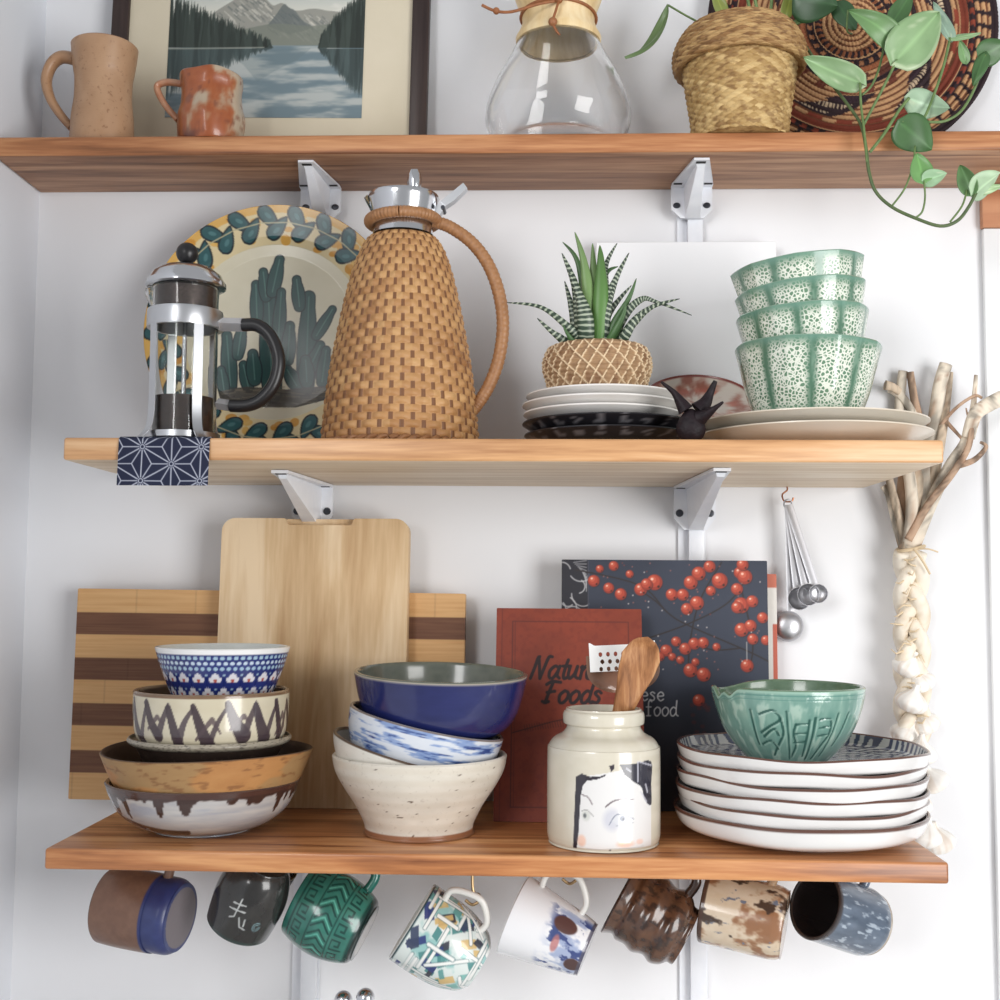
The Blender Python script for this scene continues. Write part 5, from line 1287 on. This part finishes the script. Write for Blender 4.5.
# stacked wave plates with the carved green bowl
YC = -.172; C0 = At(800, YC, ZT3); kC = C0.k; hc = lambda y: C0.py-y
bw = 125
def wavy(seed, amp):
    def f(th, ix, r, z, k):
        e = smooth(70*k, bw*k, r)
        return r*(1+.010*e*np.sin(3*th+seed)+.006*e*np.sin(5*th+seed*2)), z+e*amp*k*(np.sin(3*th+seed*1.7)+.7*np.sin(5*th+seed)+.4*np.sin(8*th+seed*2.3))
    return f
def cwhite(TH, IX, r, h, no, rim_h=None):
    c = mixc((230, 229, 228), (218, 217, 216), fbm(TH*4, r*.05, 6)); e = np.abs(IX-no-.5)
    return mixc(c, (96, 66, 56), e < 2.7)
def cseig(TH, IX, r, h, no):
    c = cwhite(TH, IX, r, h, no); x, y = r*np.sin(TH), -r*np.cos(TH)
    best = np.zeros(len(r)); sw = 58.0
    done = np.zeros(len(r), bool); val = np.zeros(len(r))
    for row_ in range(-26, 27):
        cy = row_*sw*.25; off = (row_ % 2)*sw*.5
        cx = np.round((x-off)/sw)*sw+off; d = np.hypot(x-cx, (y-cy))
        hit = (~done) & (d < sw*.5)
        val[hit] = d[hit]; done |= hit
    lines = (np.mod(val/(sw*.5)*3.0, 1) > .5) & done
    ins = (IX > no+2) & (r > 30) & (r < 121)
    cc = mixc((206, 208, 206), (74, 84, 108), lines*.95)
    return np.where(ins[:, None], cc, c)
hs = [hc(808), hc(796), hc(783.5), hc(771), hc(758.5), hc(746)]
labs = ['deep white plate with a brown edge, lowest of the right plate stack', 'white wavy-edged plate with a brown rim, second from the bottom of the right stack', 'white wavy-edged plate with a brown rim, third from the bottom of the right stack',
        'white wavy-edged plate with a brown rim, fourth from the bottom of the right stack', 'white wavy-edged plate with a brown rim, second from the top of the right stack', 'blue wave-patterned plate with a brown rim, right under the carved bowl']
for i, hh_ in enumerate(hs):
    if i == 0: pts = [(0, 0), (64, 0), (68, 1), (78, 2.5), (100, 7), (117, 14), (124.5, hh_)]
    else: pts = [(0, 0), (64, 0), (90, 1.5), (110, 3.2), (117.5, 5.5), (120, 10), (122.5, 18)]
    bb = base0 if i == 0 else ZT3+(hh_-18)*kC
    bowl('dinner_plate', 800+(0.6 if i % 2 else -.4), YC, bb, pts, .0034, gl, labs[i], cseig if i == 5 else cwhite, n=600 if i == 5 else 320, group='wavy white plates' if 0 < i < 5 else None, rf=wavy(i*2.1+.6, 1.0 if i else .5), cat='plate', m=16 if i == 5 else 8)
# carved green bowl
fl_ = ZT3+(hs[5]-18)*kC+.0036
G0 = At(788, YC-.005, fl_); kG = G0.k; hg = G0.py-687
cvg = Cv(900, 220, (120, 160, 150))
cvg.a[:] = mixc((142, 174, 160), (94, 136, 126), fbm(cvg.X/16, cvg.Y/70, 4)); cvg.a[:] = mixc(cvg.a, (170, 194, 180), smooth(.55, .72, fbm(cvg.X/12, cvg.Y/50, 9))*.8)
dk2 = (44, 82, 74)
# figures cut into the front, around canvas x 450 (photo x 788)
def gx(x, y): return (450+(x-788)*2.35, (y-682)/74*220)
for pts, w in (([(753, 704), (764, 700), (770, 708), (760, 716), (752, 722)], 5), ([(770, 708), (772, 722), (766, 735), (760, 745)], 4), ([(754, 726), (764, 718), (768, 724)], 5), ([(750, 734), (760, 730), (766, 738)], 4),
               ([(783, 712), (781, 722), (784, 734), (780, 746)], 4), ([(783, 713), (793, 712)], 4), ([(783, 722), (792, 721)], 4), ([(782, 731), (792, 730)], 4), ([(794, 708), (793, 745)], 4), ([(799, 706), (798, 748)], 4),
               ([(803, 708), (813, 708), (815, 722), (810, 735), (806, 748)], 4), ([(804, 716), (812, 715)], 4), ([(804, 724), (812, 723)], 4), ([(775, 700), (778, 748)], 3), ([(745, 700), (746, 735)], 3), ([(820, 702), (816, 745)], 3), ([(832, 702), (826, 735)], 3)):
    cvg.stroke([gx(*p_) for p_ in cr(pts, 5)], w*1.3, dk2, .9); cvg.stroke([(gx(*p_)[0]+5, gx(*p_)[1]+3) for p_ in cr(pts, 5)], w*.7, (176, 204, 190), .6)
for yy in (10, 22): cvg.rect(0, yy, 900, yy+3, (84, 132, 122), .7)
def cG(TH, IX, r, h, no):
    c = cvg.at(np.mod(TH/(2*PI)+.5, 1), (hg-h)/74.0); c = mixc(c, (146, 180, 164), smooth(hg-3, hg-1, h))
    return np.where((IX < no)[:, None], c, mixc((116, 142, 118), (90, 116, 92), fbm(TH*8, h*.2, 5)))
nog = densify(*shell([(w*kG, h*kG) for w, h in [(0, 0), (36, 0), (39, 1), (52, 14), (64, 32), (71, 50), (74.5, 64), (75.5, hg)]], .0042, 14), .0009)[1]-2
def chips(th, ix, r, z, k):
    e = smooth((hg-16)*k, hg*k, z); d = 0
    for c_, w, dep in ((-1.28, .13, 9), (-1.02, .10, 7), (-2.25, .5, 7)): d = d+dep*np.exp(-((th-c_)/w)**2)
    rel = 1+0*th
    lum = cvg.at(np.mod(th/(2*PI)+.5, 1), (hg-z/k)/74.0).mean(-1)
    return r-np.where((ix < nog) & (z < (hg-4)*k), (150-lum)/150*.0012, 0), z-d*e*k
bowl('bowl', 788, YC-.005, fl_+.0003, [(0, 0), (36, 0), (39, 1), (52, 14), (64, 32), (71, 50), (74.5, 64), (75.5, hg)], .0042, gl, 'carved jade-green bowl with a notched rim, on top of the right plate stack', cG, n=420, rf=chips, m=14)
# ------------------------------------------------------------------ mugs hanging under the bottom shelf
YM = -.128
hookm = M('hook_brass', (150, 128, 96), .35, .9)
whitem = M('white_glaze_handle', (226, 226, 222), .3)
def mug(px, py, d, R, L, label, prof=None, colf=None, mat=None, t_=.0036, handle=True, hup=None, hcol=(120, 110, 100), hmat=None, n=144, hz=(.24, .80), hout=.026, rf=None, YY=None, hr=.0048):
    """(px,py) body centre; d = direction of the open end; R, L radius and length in photo px"""
    Y = YM if YY is None else YY
    c0 = P(px, py, Y); k = 1/S(c0); d = Vector(d).normalized(); Rm, H = R*k, L*k
    up = Vector(hup) if hup else Vector((0, 0, 1)); x = (up-d*up.dot(d)).normalized(); y = d.cross(x)
    M3 = Matrix((x, y, d)).transposed()
    pts = [(r*Rm, z*H) for r, z in (prof or [(0, 0), (.84, 0), (.92, .02), (.98, .10), (1, .22), (1, .75), (1, 1)])]
    pr, no = densify(*shell(pts, t_, 8), .0008); V, F, TH, IX, RR, ZZ = lathe(pr, max(n, 300), rf)
    vl = M3.transposed() @ (CAM-c0); tf = math.atan2(vl.y, vl.x)          # 0 = the side turned to the room
    th2 = np.mod(np.arctan2(V[:, 1], V[:, 0])-tf+PI, 2*PI)-PI
    c = colf(V[:, 0]/Rm, V[:, 1]/Rm, ZZ/H, IX < no, th2)
    t = thing('mug', label, 'mug'); t.rotation_mode = 'QUATERNION'; t.rotation_quaternion = M3.to_quaternion(); t.location = c0-d*(H/2)
    link('body', V, F, mat or gl, t, c)
    def rad_at(z):
        o_ = pts; return float(np.interp(z, [p_[1] for p_ in o_], [p_[0] for p_ in o_]))
    z0, z1 = hz[0]*H, hz[1]*H
    hp = cr([(rad_at(z0)-.002, 0, z0), (rad_at(z0)+hout*.55, 0, z0-.001), (max(rad_at(z0), rad_at(z1))+hout, 0, (z0*.7+z1*.3)), (max(rad_at(z0), rad_at(z1))+hout*.98, 0, (z0*.35+z1*.65)), (rad_at(z1)+hout*.6, 0, z1), (rad_at(z1)-.002, 0, z1+.001)], 8)
    hv, hf = tube(hp, hr, 12, flat=1.0)
    if hmat: link('handle', hv, hf, hmat, t)
    else: link('handle', hv, hf, mat or gl, t, np.tile(np.array(hcol, float), (len(hv), 1)))
    # the hook it hangs from, screwed into the underside of the shelf
    top = t.location+M3 @ Vector((max(rad_at(z0), rad_at(z1))+hout-.0048, 0, (z0+z1)/2))
    zt = ZB3
    if top.z+.004 < zt:
        hk = [(0, 0, 0), (0, 0, -max(.004, zt-top.z-.012)), (.006, 0, -max(.006, zt-top.z-.006)), (.007, 0, -(zt-top.z)+.001), (0, 0, -(zt-top.z)-.0035), (-.007, 0, -(zt-top.z)+.001)]
        h_ = link('cup_hook', *tube(cr(hk, 6), .0015, 8), hookm, loc=(top.x, top.y, zt-.0003))
        tag(h_, 'small cup hook above the '+label.split(',')[0], 'hook', 'cup hooks')
    return t
fb = fbm
def cm_a(x, y, z, o, th):
    c = mixc((128, 96, 78), (108, 78, 64), fb(th*7, z*14, 3)); b = mixc((38, 47, 96), (54, 66, 118), fb(th*4, z*9, 5)); c = mixc(c, b, smooth(.335, .32, z))
    c = mixc(c, (112, 104, 108), (np.hypot(x, y) < .80)*(z < .04)); return np.where(o[:, None], c, np.array((92, 70, 58)))
mug(145, 911, (-.96, .20, .09), 37, 80, 'brown mug with a blue-dipped base, leftmost under the shelf', colf=cm_a, mat=MV('brown_clay', .4, .5, coat=.2, bump=(160, .3, .0005)), hcol=(116, 86, 70),
    prof=[(0, 0), (.80, 0), (.90, .02), (.985, .09), (1, .2), (1.0, .30), (1.03, .33), (1.03, .75), (1.0, 1)])
def cm_b(x, y, z, o, th):
    c = mixc((34, 34, 35), (52, 52, 50), fb(th*4, z*6, 3)); c = mixc(c, (44, 66, 62), smooth(.93, .99, z)*.8)
    cvb.X; u = np.clip(.5-th/2.4, 0, 1); s = cvb.at(u, z); return np.where((o & (u > .01) & (u < .99))[:, None], np.maximum(c, s), c)
cvb = Cv(200, 160, (0, 0, 0))
for pts in ([(70, 70), (100, 66)], [(66, 84), (104, 80)], [(86, 56), (84, 98), (74, 104)], [(96, 96), (104, 116), (118, 120)], [(110, 96), (112, 112)]): cvb.stroke(pts, 3.6, (186, 190, 190))
for r_ in (9, 5): cvb.stroke([(142+r_*math.cos(q), 108+r_*1.2*math.sin(q)) for q in np.linspace(0, 5.5, 16)], 2.4, (120, 150, 156))
mug(252, 893, (-.40, .24, -.86), 34, 74, 'black mug with small pale characters, second from the left under the shelf', colf=cm_b, prof=[(0, 0), (.62, 0), (.70, .02), (.88, .14), (1.02, .36), (1.06, .58), (1.02, .82), (.97, 1)], hup=(.55, .25, .75), hz=(.2, .75), hcol=(40, 40, 40), YY=-.150)
cvc = Cv(720, 240, (48, 128, 112)); cvc.a[:] = mixc((36, 98, 88), (58, 126, 112), fbm(cvc.X/40, cvc.Y/40, 3)); dkc = (18, 62, 58)
for yy in (4, 76, 164, 236): cvc.rect(0, yy-3, 720, yy+4, dkc)
for i in range(15):
    x = i*48
    for y0 in (14, 174):
        cvc.stroke([(x+6, y0+44), (x+6, y0+4), (x+38, y0+4), (x+38, y0+34), (x+20, y0+34), (x+20, y0+20)], 6, dkc)
    cvc.stroke([(x, 84), (x+24, 120), (x, 156)], 6, dkc); cvc.stroke([(x+24, 84), (x+48, 120), (x+24, 156)], 6, dkc); cvc.stroke([(x+12, 84), (x+36, 120), (x+12, 156)], 4, (96, 176, 158))
def cm_c(x, y, z, o, th):
    c = cvc.at(np.mod(th/(2*PI), 1), np.clip(1-(z-.08)/.86, 0, 1)); c = mixc(c, (22, 40, 40), smooth(.07, .05, z)); c = mixc(c, (170, 164, 158), (np.hypot(x, y) < .60)*(z < .03)); return np.where(o[:, None], c, np.array((38, 104, 92)))
mug(333, 916, (-.90, .10, .42), 39, 74, 'teal-green mug with carved bands, third from the left under the shelf', colf=cm_c, n=300, prof=[(0, 0), (.66, 0), (.74, .02), (.86, .07), (1.0, .26), (1.08, .52), (1.04, .78), (.92, 1)], hcol=(40, 112, 100), hup=(.1, .2, 1))
cvd = Cv(600, 240, (214, 222, 220)); rng = random.Random(12)
cvd.a[:] = mixc((210, 220, 218), (146, 190, 188), smooth(.45, .6, fbm(cvd.X/50, cvd.Y/50, 5)))
for i in range(130):
    x, y = rng.uniform(0, 600), rng.uniform(10, 230); a_ = rng.choice([0, PI/2, .8, -.8]); w, h = rng.uniform(10, 26), rng.uniform(8, 16)
    pp_ = [(x+u*math.cos(a_)-v*math.sin(a_), y+u*math.sin(a_)+v*math.cos(a_)) for u, v in ((-w, -h), (w, -h*.6), (w, h), (-w, h*.7))]
    cvd.poly(pp_, rng.choice([(46, 60, 116), (56, 66, 92), (92, 150, 148), (120, 176, 170), (204, 174, 116), (70, 130, 130), (226, 228, 226), (52, 54, 66)]), .92)
for i in range(64):
    x, y = rng.uniform(0, 600), rng.uniform(0, 240); a_ = rng.choice([rng.uniform(0, PI), PI/2, 0]); L_2 = rng.uniform(50, 120); q_2 = [(x, y), (x+L_2*math.cos(a_), y+L_2*math.sin(a_))]; cvd.stroke(q_2, 13, (70, 100, 106), .6); cvd.stroke(q_2, rng.uniform(8, 10), (230, 232, 230))
def cm_d(x, y, z, o, th):
    c = cvd.at(np.mod(th/(2*PI)+.3, 1), 1-z); c = mixc(c, (48, 72, 78), smooth(.975, .985, z)); return np.where(o[:, None], c, np.array((222, 226, 224)))
mug(446, 944, (-.80, .02, .50), 42, 80, 'white mug with a blue-teal-yellow mosaic, fourth from the left under the shelf', colf=cm_d, n=300, prof=[(0, 0), (.45, 0), (.56, .02), (.76, .12), (.92, .34), (.99, .6), (1, 1)], hmat=whitem, hup=(.52, -.30, .75), hout=.020, hr=.0032)
def cm_e(x, y, z, o, th):
    c = np.tile(np.array((228, 230, 234.)), (len(z), 1)); q = th
    n1 = fb(q*4, z*7, 5); msk = smooth(.62, .40, z+.14*(n1-.5))*smooth(1.35, .9, np.abs(q+.15))
    c = mixc(c, (150, 164, 196), msk*smooth(.35, .6, n1)*.9); c = mixc(c, (62, 76, 126), msk*smooth(.56, .66, fb(q*5+9, z*9, 8)))
    c = mixc(c, (86, 60, 58), smooth(1.1, .9, np.hypot((q-.38)/.26, (z-.34)/.15))); c = mixc(c, (178, 112, 110), smooth(1.1, .7, np.hypot((q+.25)/.3, (z-.38)/.05))*.8)
    c = mixc(c, (76, 54, 54), smooth(1.1, .9, np.hypot((q+.75)/.26, (z-.10)/.10))); c = mixc(c, (78, 76, 92), smooth(.03, .015, np.abs(z-.02))*.8)
    return np.where(o[:, None], c, np.array((222, 224, 226)))
mug(551, 932, (-.90, .18, .36), 39, 80, 'white mug with a blotchy blue-brown patch, fifth from the left under the shelf', colf=cm_e, n=240, prof=[(0, 0), (.62, 0), (.68, .02), (.74, .12), (.86, .45), (.96, .75), (1.04, 1)], hmat=whitem, hup=(.4, -.1, .85), hout=.022, hr=.0032)
def cm_f(x, y, z, o, th):
    c = mixc((62, 42, 34), (104, 70, 48), fb(th*4, z*8, 3)); c = mixc(c, (40, 30, 28), smooth(.5, .7, fb(th*8, z*14, 7))*.7); return np.where(o[:, None], c, np.array((56, 40, 34)))
mug(653, 917, (-.84, .15, .46), 38, 74, 'dark brown ridged mug, sixth from the left under the shelf', colf=cm_f, prof=[(0, 0), (.70, 0), (.78, .02), (.80, .08), (.96, .16), (1.04, .28), (.96, .40), (1.05, .55), (.98, .68), (1.0, .80), (.92, .88), (1.04, 1)], hcol=(58, 42, 36))
def cm_g(x, y, z, o, th):
    c = mixc((214, 202, 184), (192, 172, 146), fb(th*4, z*6, 3)); n1 = fb(th*2.6, z*4, 9); c = mixc(c, (132, 88, 58), smooth(.50, .66, n1)*.85); c = mixc(c, (70, 56, 48), smooth(.63, .72, fb(th*3, z*5, 15)))
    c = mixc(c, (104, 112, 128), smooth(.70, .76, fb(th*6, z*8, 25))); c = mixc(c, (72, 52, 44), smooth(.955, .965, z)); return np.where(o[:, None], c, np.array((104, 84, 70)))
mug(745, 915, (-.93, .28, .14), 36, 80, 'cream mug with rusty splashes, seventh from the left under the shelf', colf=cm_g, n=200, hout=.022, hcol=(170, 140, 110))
def cm_h(x, y, z, o, th):
    n1 = fb(th*5, z*4, 3); c = mixc((62, 74, 90), (112, 126, 144), n1); c = mixc(c, (176, 188, 200), smooth(.6, .75, fb(th*9, z*7, 8))*.8); c = mixc(c, (170, 160, 148), smooth(.06, .03, z)); c = mixc(c, (62, 58, 60), smooth(.95, .98, z))
    return np.where(o[:, None], c, np.array((52, 46, 46)))
mug(842, 914, (-.78, -.47, .34), 34, 76, 'slate-blue mug with its dark inside showing, rightmost under the shelf', colf=cm_h, n=200, hout=.023, hcol=(96, 108, 126))

# ------------------------------------------------------------------ measuring spoons
hk0 = P(787, 488, -.016); hk0.z = ZB2
t_h = link('wire_hook', *tube(cr([(0, 0, 0), (0, 0, -.004), (-.0055, -.002, -.009), (-.0035, -.003, -.016), (.004, -.003, -.016), (.0062, -.003, -.012)], 8), .0009, 8), M('hook_copper', (150, 100, 72), .35, .9), loc=(hk0.x, hk0.y, hk0.z-.0003))
tag(t_h, 'small copper wire hook under the right end of the middle shelf, holding the measuring spoons', 'hook')
steel = M('spoon_steel', (190, 190, 194), .42, 1.0)
km = 1/S(P(790, 560, -.02)); org = Vector((hk0.x, hk0.y-.003, hk0.z-.0155))
ms = thing('measuring_spoons', 'bunch of four steel measuring spoons hanging on a wire hook beside the berry cookbook', 'measuring spoons', org)
link('ring', *tube([(.0046*math.cos(q)*.9, -.0046*math.sin(q)*.5, -.0036+.0046*math.sin(q)) for q in np.linspace(0, 2*PI, 30)], .0008, 8), steel, ms)
for i, (tx, ty, rb, dy, fl_x, tone) in enumerate(((788, 629, 15.5, .0, 1.0, 0), (795, 601, 11.5, -.004, .9, 0), (803, 597, 11, -.009, .9, 1), (812, 596, 9.5, -.013, .95, 1))):
    tp = Vector(((tx-787)*km, dy-.004, -(ty-503)*km)); axs = tp.normalized(); Lh = tp.length-rb*km
    s0 = Vector((0, dy*.3-.001, -.005))
    part = []
    pv = [s0, s0*.5+axs*(Lh*.5), axs*Lh]
    part.append(tube(cr([tuple(q) for q in pv], 8), .0044 if i else .0034, 8, flat=.16, up=(0, -1, 0)))
    V, F = lathe(shell([(0, 0), (rb*km*.5, rb*km*.08), (rb*km*.85, rb*km*.3), (rb*km, rb*km*.62)], .0007, 5)[0], 40)[:2]
    A_ = Matrix.Rotation(PI/2 if i in (1, 2) else PI/2, 4, 'X')
    flip = Matrix.Rotation(PI if i in (0,) else 0, 4, 'Z')
    part.append(moved((V, F), Matrix.Translation(axs*(Lh+rb*km)+Vector((0, .002 if i else .004, 0))) @ flip @ A_ @ Matrix.Scale(1.0, 4)))
    link('measuring_spoon', *joinm(part), steel, ms)

# ------------------------------------------------------------------ garlic braid
Yg2 = -.024
nailp = P(905, 548, -.012)
strawc = MV('dry_garlic_straw', .7, .25, bump=(180, .5, .001))
gb = thing('garlic_braid', 'dried garlic braid with splayed straw stalks, hanging on the wall right of the shelves', 'garlic', (nailp.x, -.02, nailp.z))
def G(x, y, Y=Yg2): return P(x, y, Y)-gb.location
rng = random.Random(21)
def stalk(pts, r0, r1, col, name='stalk', flat=.6):
    q = cr([tuple(G(x, y, Y)) for x, y, Y in pts], 8); n_ = len(q)
    v, f = tube(q, list(np.linspace(r0, r1, n_)), 10, flat=flat, up=(0, -1, 0))
    v = [Vector(p_)*1.0 for p_ in v]; vv = np.array([tuple(p_) for p_ in v]); nz = fbm(vv[:, 0]*260, vv[:, 2]*30, 3)
    c = mixc(np.array(col), np.array(col)*.62, smooth(.38, .75, nz)); c = mixc(c, (160, 124, 100), smooth(.64, .76, fbm(vv[:, 0]*400, vv[:, 2]*22, 9))*.6)
    link(name, v, f, strawc, gb, c, smooth_angle=180)
c1, c2, c3 = (232, 220, 202), (216, 196, 172), (190, 160, 136)
D = Yg2
for pts, a_, b_, cc in (([(905, 552, -.02), (897, 525, -.022), (889, 495, -.024), (883, 486, -.024)], .006, .0035, c1), ([(906, 550, -.026), (900, 520, -.03), (892, 490, -.03), (889, 478, -.03)], .005, .004, c2),
                        ([(908, 548, -.03), (912, 515, -.036), (910, 480, -.034), (900, 430, -.012), (900, 400, -.01), (903, 371, -.01)], .0075, .005, c1), ([(906, 545, -.02), (902, 510, -.024), (904, 470, -.016), (918, 425, -.012), (914, 398, -.012), (910, 372, -.012)], .006, .004, c3),
                        ([(910, 548, -.026), (921, 510, -.03), (926, 470, -.026), (934, 425, -.02), (940, 385, -.02), (946, 364, -.02)], .009, .007, c1), ([(912, 545, -.02), (928, 505, -.026), (938, 455, -.03), (944, 420, -.022), (948, 390, -.014), (950, 372, -.014)], .007, .0035, c2),
                        ([(912, 548, -.032), (930, 505, -.036), (950, 465, -.038), (965, 440, -.038), (973, 408, -.034), (976, 375, -.032)], .0085, .002, c1), ([(908, 540, -.036), (928, 505, -.042), (952, 474, -.046), (968, 448, -.046), (972, 425, -.044)], .0045, .003, c3),
                        ([(904, 550, -.03), (910, 530, -.032), (918, 490, -.034), (917, 455, -.02)], .006, .005, c2), ([(968, 438, -.04), (975, 415, -.044), (988, 405, -.044), (1002, 398, -.042)], .007, .0085, c1),
                        ([(940, 426, -.024), (956, 408, -.034), (974, 396, -.036), (982, 398, -.036)], .002, .0015, c3), ([(956, 466, -.042), (974, 460, -.046), (986, 447, -.044), (980, 442, -.042)], .004, .0015, c3),
                        ([(890, 388, -.012), (900, 395, -.012), (912, 412, -.014), (922, 440, -.02)], .0055, .004, c1), ([(943, 418, -.022), (954, 430, -.034), (964, 441, -.038)], .0025, .0015, c3),
                        ([(900, 392, -.016), (892, 387, -.018), (885, 385, -.02)], .004, .0055, c2), ([(973, 410, -.036), (969, 418, -.04), (966, 408, -.04)], .0025, .001, c3)):
    stalk(pts, a_, b_, cc)
tie = [tuple(G(898, 549, -.012)), tuple(G(900, 551, -.040)), tuple(G(914, 549, -.046)), tuple(G(924, 546, -.034)), tuple(G(922, 548, -.01))]
link('tie', *joinm([tube(cr(tie, 6), .0018, 8), tube(cr([tuple(G(918, 549, -.046)), tuple(G(928, 549, -.05)), tuple(G(938, 552, -.046))], 6), .0008, 6), tube(cr([tuple(G(914, 549, -.048)), tuple(G(922, 560, -.05)), tuple(G(930, 574, -.046))], 6), .0011, 6)]), M('straw_tie', (214, 192, 158), .7), gb)
for s_ in range(3):
    pts = []
    for i in range(60):
        t_ = i/59; y = 552+t_*190; w_ = 10+3*t_; ph_ = t_*11+s_*2*PI/3
        pts.append((911+2*t_+w_*math.sin(ph_), y, -.026-.009*math.sin(2*ph_)))
    q = [tuple(G(*p_)) for p_ in pts]; v, f = tube(q, [.0085-.001*i/59 for i in range(60)], 10)
    vv = np.array([tuple(p_) for p_ in v]); c = mixc((238, 230, 216), (222, 206, 184), smooth(.4, .75, fbm(vv[:, 0]*200, vv[:, 2]*50, s_)))
    link('plait', v, f, strawc, gb, c, smooth_angle=180)
paper = MV('garlic_skin', .5, .3, bump=(150, .3, .001))
def bulb(x, y, Y, r, tilt):
    pr_ = cr([(0, 0), (.25, .02), (.7, .16), (1, .55), (.88, .95), (.5, 1.3), (.24, 1.55), (.16, 1.9)], 5); pr_[0] = (0, 0); pr_.append((0, 1.92))
    V, F, TH, IX, RR, ZZ = lathe([(a_*r, b_*r) for a_, b_ in pr_], 48, lambda th, ix, rr2, z: (rr2*(1+.05*np.abs(np.sin(3.5*th+.6))), z))
    c = mixc((244, 241, 236), (228, 216, 204), smooth(.5, .8, fbm(TH*6, ZZ*40, int(x))))
    o_ = link('bulb', V, F, paper, gb, c, loc=G(x, y, Y), rot=(0.15, tilt, 0))
for x, y, r, tl, Y in ((902, 676, .0155, .5, -.03), (926, 690, .014, -.5, -.034), (908, 712, .016, .3, -.046), (930, 732, .015, -.5, -.03), (900, 744, .016, .5, -.03), (918, 764, .017, .1, -.046), (938, 790, .016, -.5, -.03), (912, 812, .017, .3, -.034), (940, 852, .0175, -.25, -.03), (922, 846, .017, .2, -.046)):
    bulb(x, y, Y, r, tl)
for i in range(26):
    y = 560+i*6.5; x = 905+rng.uniform(-4, 16); s_ = rng.choice((-1, 1)); L_ = rng.uniform(6, 16)
    q = [tuple(G(x, y, -.040)), tuple(G(x+s_*L_*.6, y+rng.uniform(-4, 4), -.044)), tuple(G(x+s_*L_, y+rng.uniform(-6, 6), -.042))]
    link('loose_fibre', *tube(q, [.0012, .0009, .0004], 6), M('loose_fibre', (216, 196, 164), .7) if i == 0 else bpy.data.materials['loose_fibre'], gb)

# ------------------------------------------------------------------ two chrome-topped bottles below, only their tops in view
zc_ = P(500, 1000, -.1).z-.17
counter = structure(link('trim_3', *box(LX+.001, .85, -.55, -.0006, zc_-.03, zc_, .003), M('counter_white', (232, 230, 226), .4)))
for px, py, Yk, lab in ((343.5, 991, -.10, 'left one of two chrome-balled stopper bottles at the bottom edge'), (365.5, 988.5, -.11, 'right one of two chrome-balled stopper bottles at the bottom edge')):
    pt = P(px, py, Yk); kz = 1/S(pt); hz_ = pt.z-zc_
    b_ = thing('stopper_bottle', lab, 'bottle', (pt.x, Yk, zc_+.0003), group='stoppered bottles')
    pr, no = shell([(0, 0), (.009, 0), (.0105, .002), (.011, .006), (.011, hz_*.52), (.0108, hz_*.66), (.0106, hz_*.78), (.0105, hz_-.03)], .0018, 5)
    link('bottle_body', *lathe(pr, 48)[:2], glass('bottle_glass', (.9, .95, .92)), b_)
    link('ball_stopper', *lathe([(0, hz_-.036), (.0075, hz_-.036), (.008, hz_-.022)]+[(.0092*math.sin(q), hz_-.0094-.0094*math.cos(q)) for q in np.linspace(.9, PI, 16)][:-1]+[(0, hz_)], 32)[:2], chrome, b_)

# ------------------------------------------------------------------ sub-parts and part labels
def stem_(o): return o.name.split('.')[0]
for root in [o for o in SC.objects if o.parent is None and o.children]:
    kids = list(root.children)
    for pn, cn in (('lid', ('knob',)), ('plunger_rod', ('plunger_filter',)), ('chrome_neck', ('lid_knob', 'thumb_lever', 'spout_lip')), ('leather_tie', ('bead',)), ('mat_board', ('landscape_print',)), ('top_flange', ('slot',)), ('wall_flange', ('screw',)), ('grating_plate', ('scoop',))):
        ps = [q for q in kids if stem_(q) == pn]
        if ps:
            for q in kids:
                if stem_(q) in cn: q.parent = ps[0]
    if stem_(root) == 'wicker_carafe':
        pin = [q for q in kids if stem_(q) == 'hinge_pin'][0]; pin.parent = [q for q in kids if stem_(q) == 'thumb_lever'][0]
    if stem_(root) == 'coffee_press':
        for q, txt in ((q, {'handle': 'black curved handle', 'lid': 'domed chrome lid', 'coffee': 'dark coffee left in the bottom'}.get(stem_(q))) for q in kids):
            if txt: q['label'] = txt
    for q in kids:
        if stem_(q) == 'wooden_collar': q['label'] = 'pale wooden collar'
        if stem_(q) == 'chrome_neck': q['label'] = 'shiny chrome lid and neck'
        if stem_(q) == 'ball_stopper': q['label'] = 'chrome ball stopper'
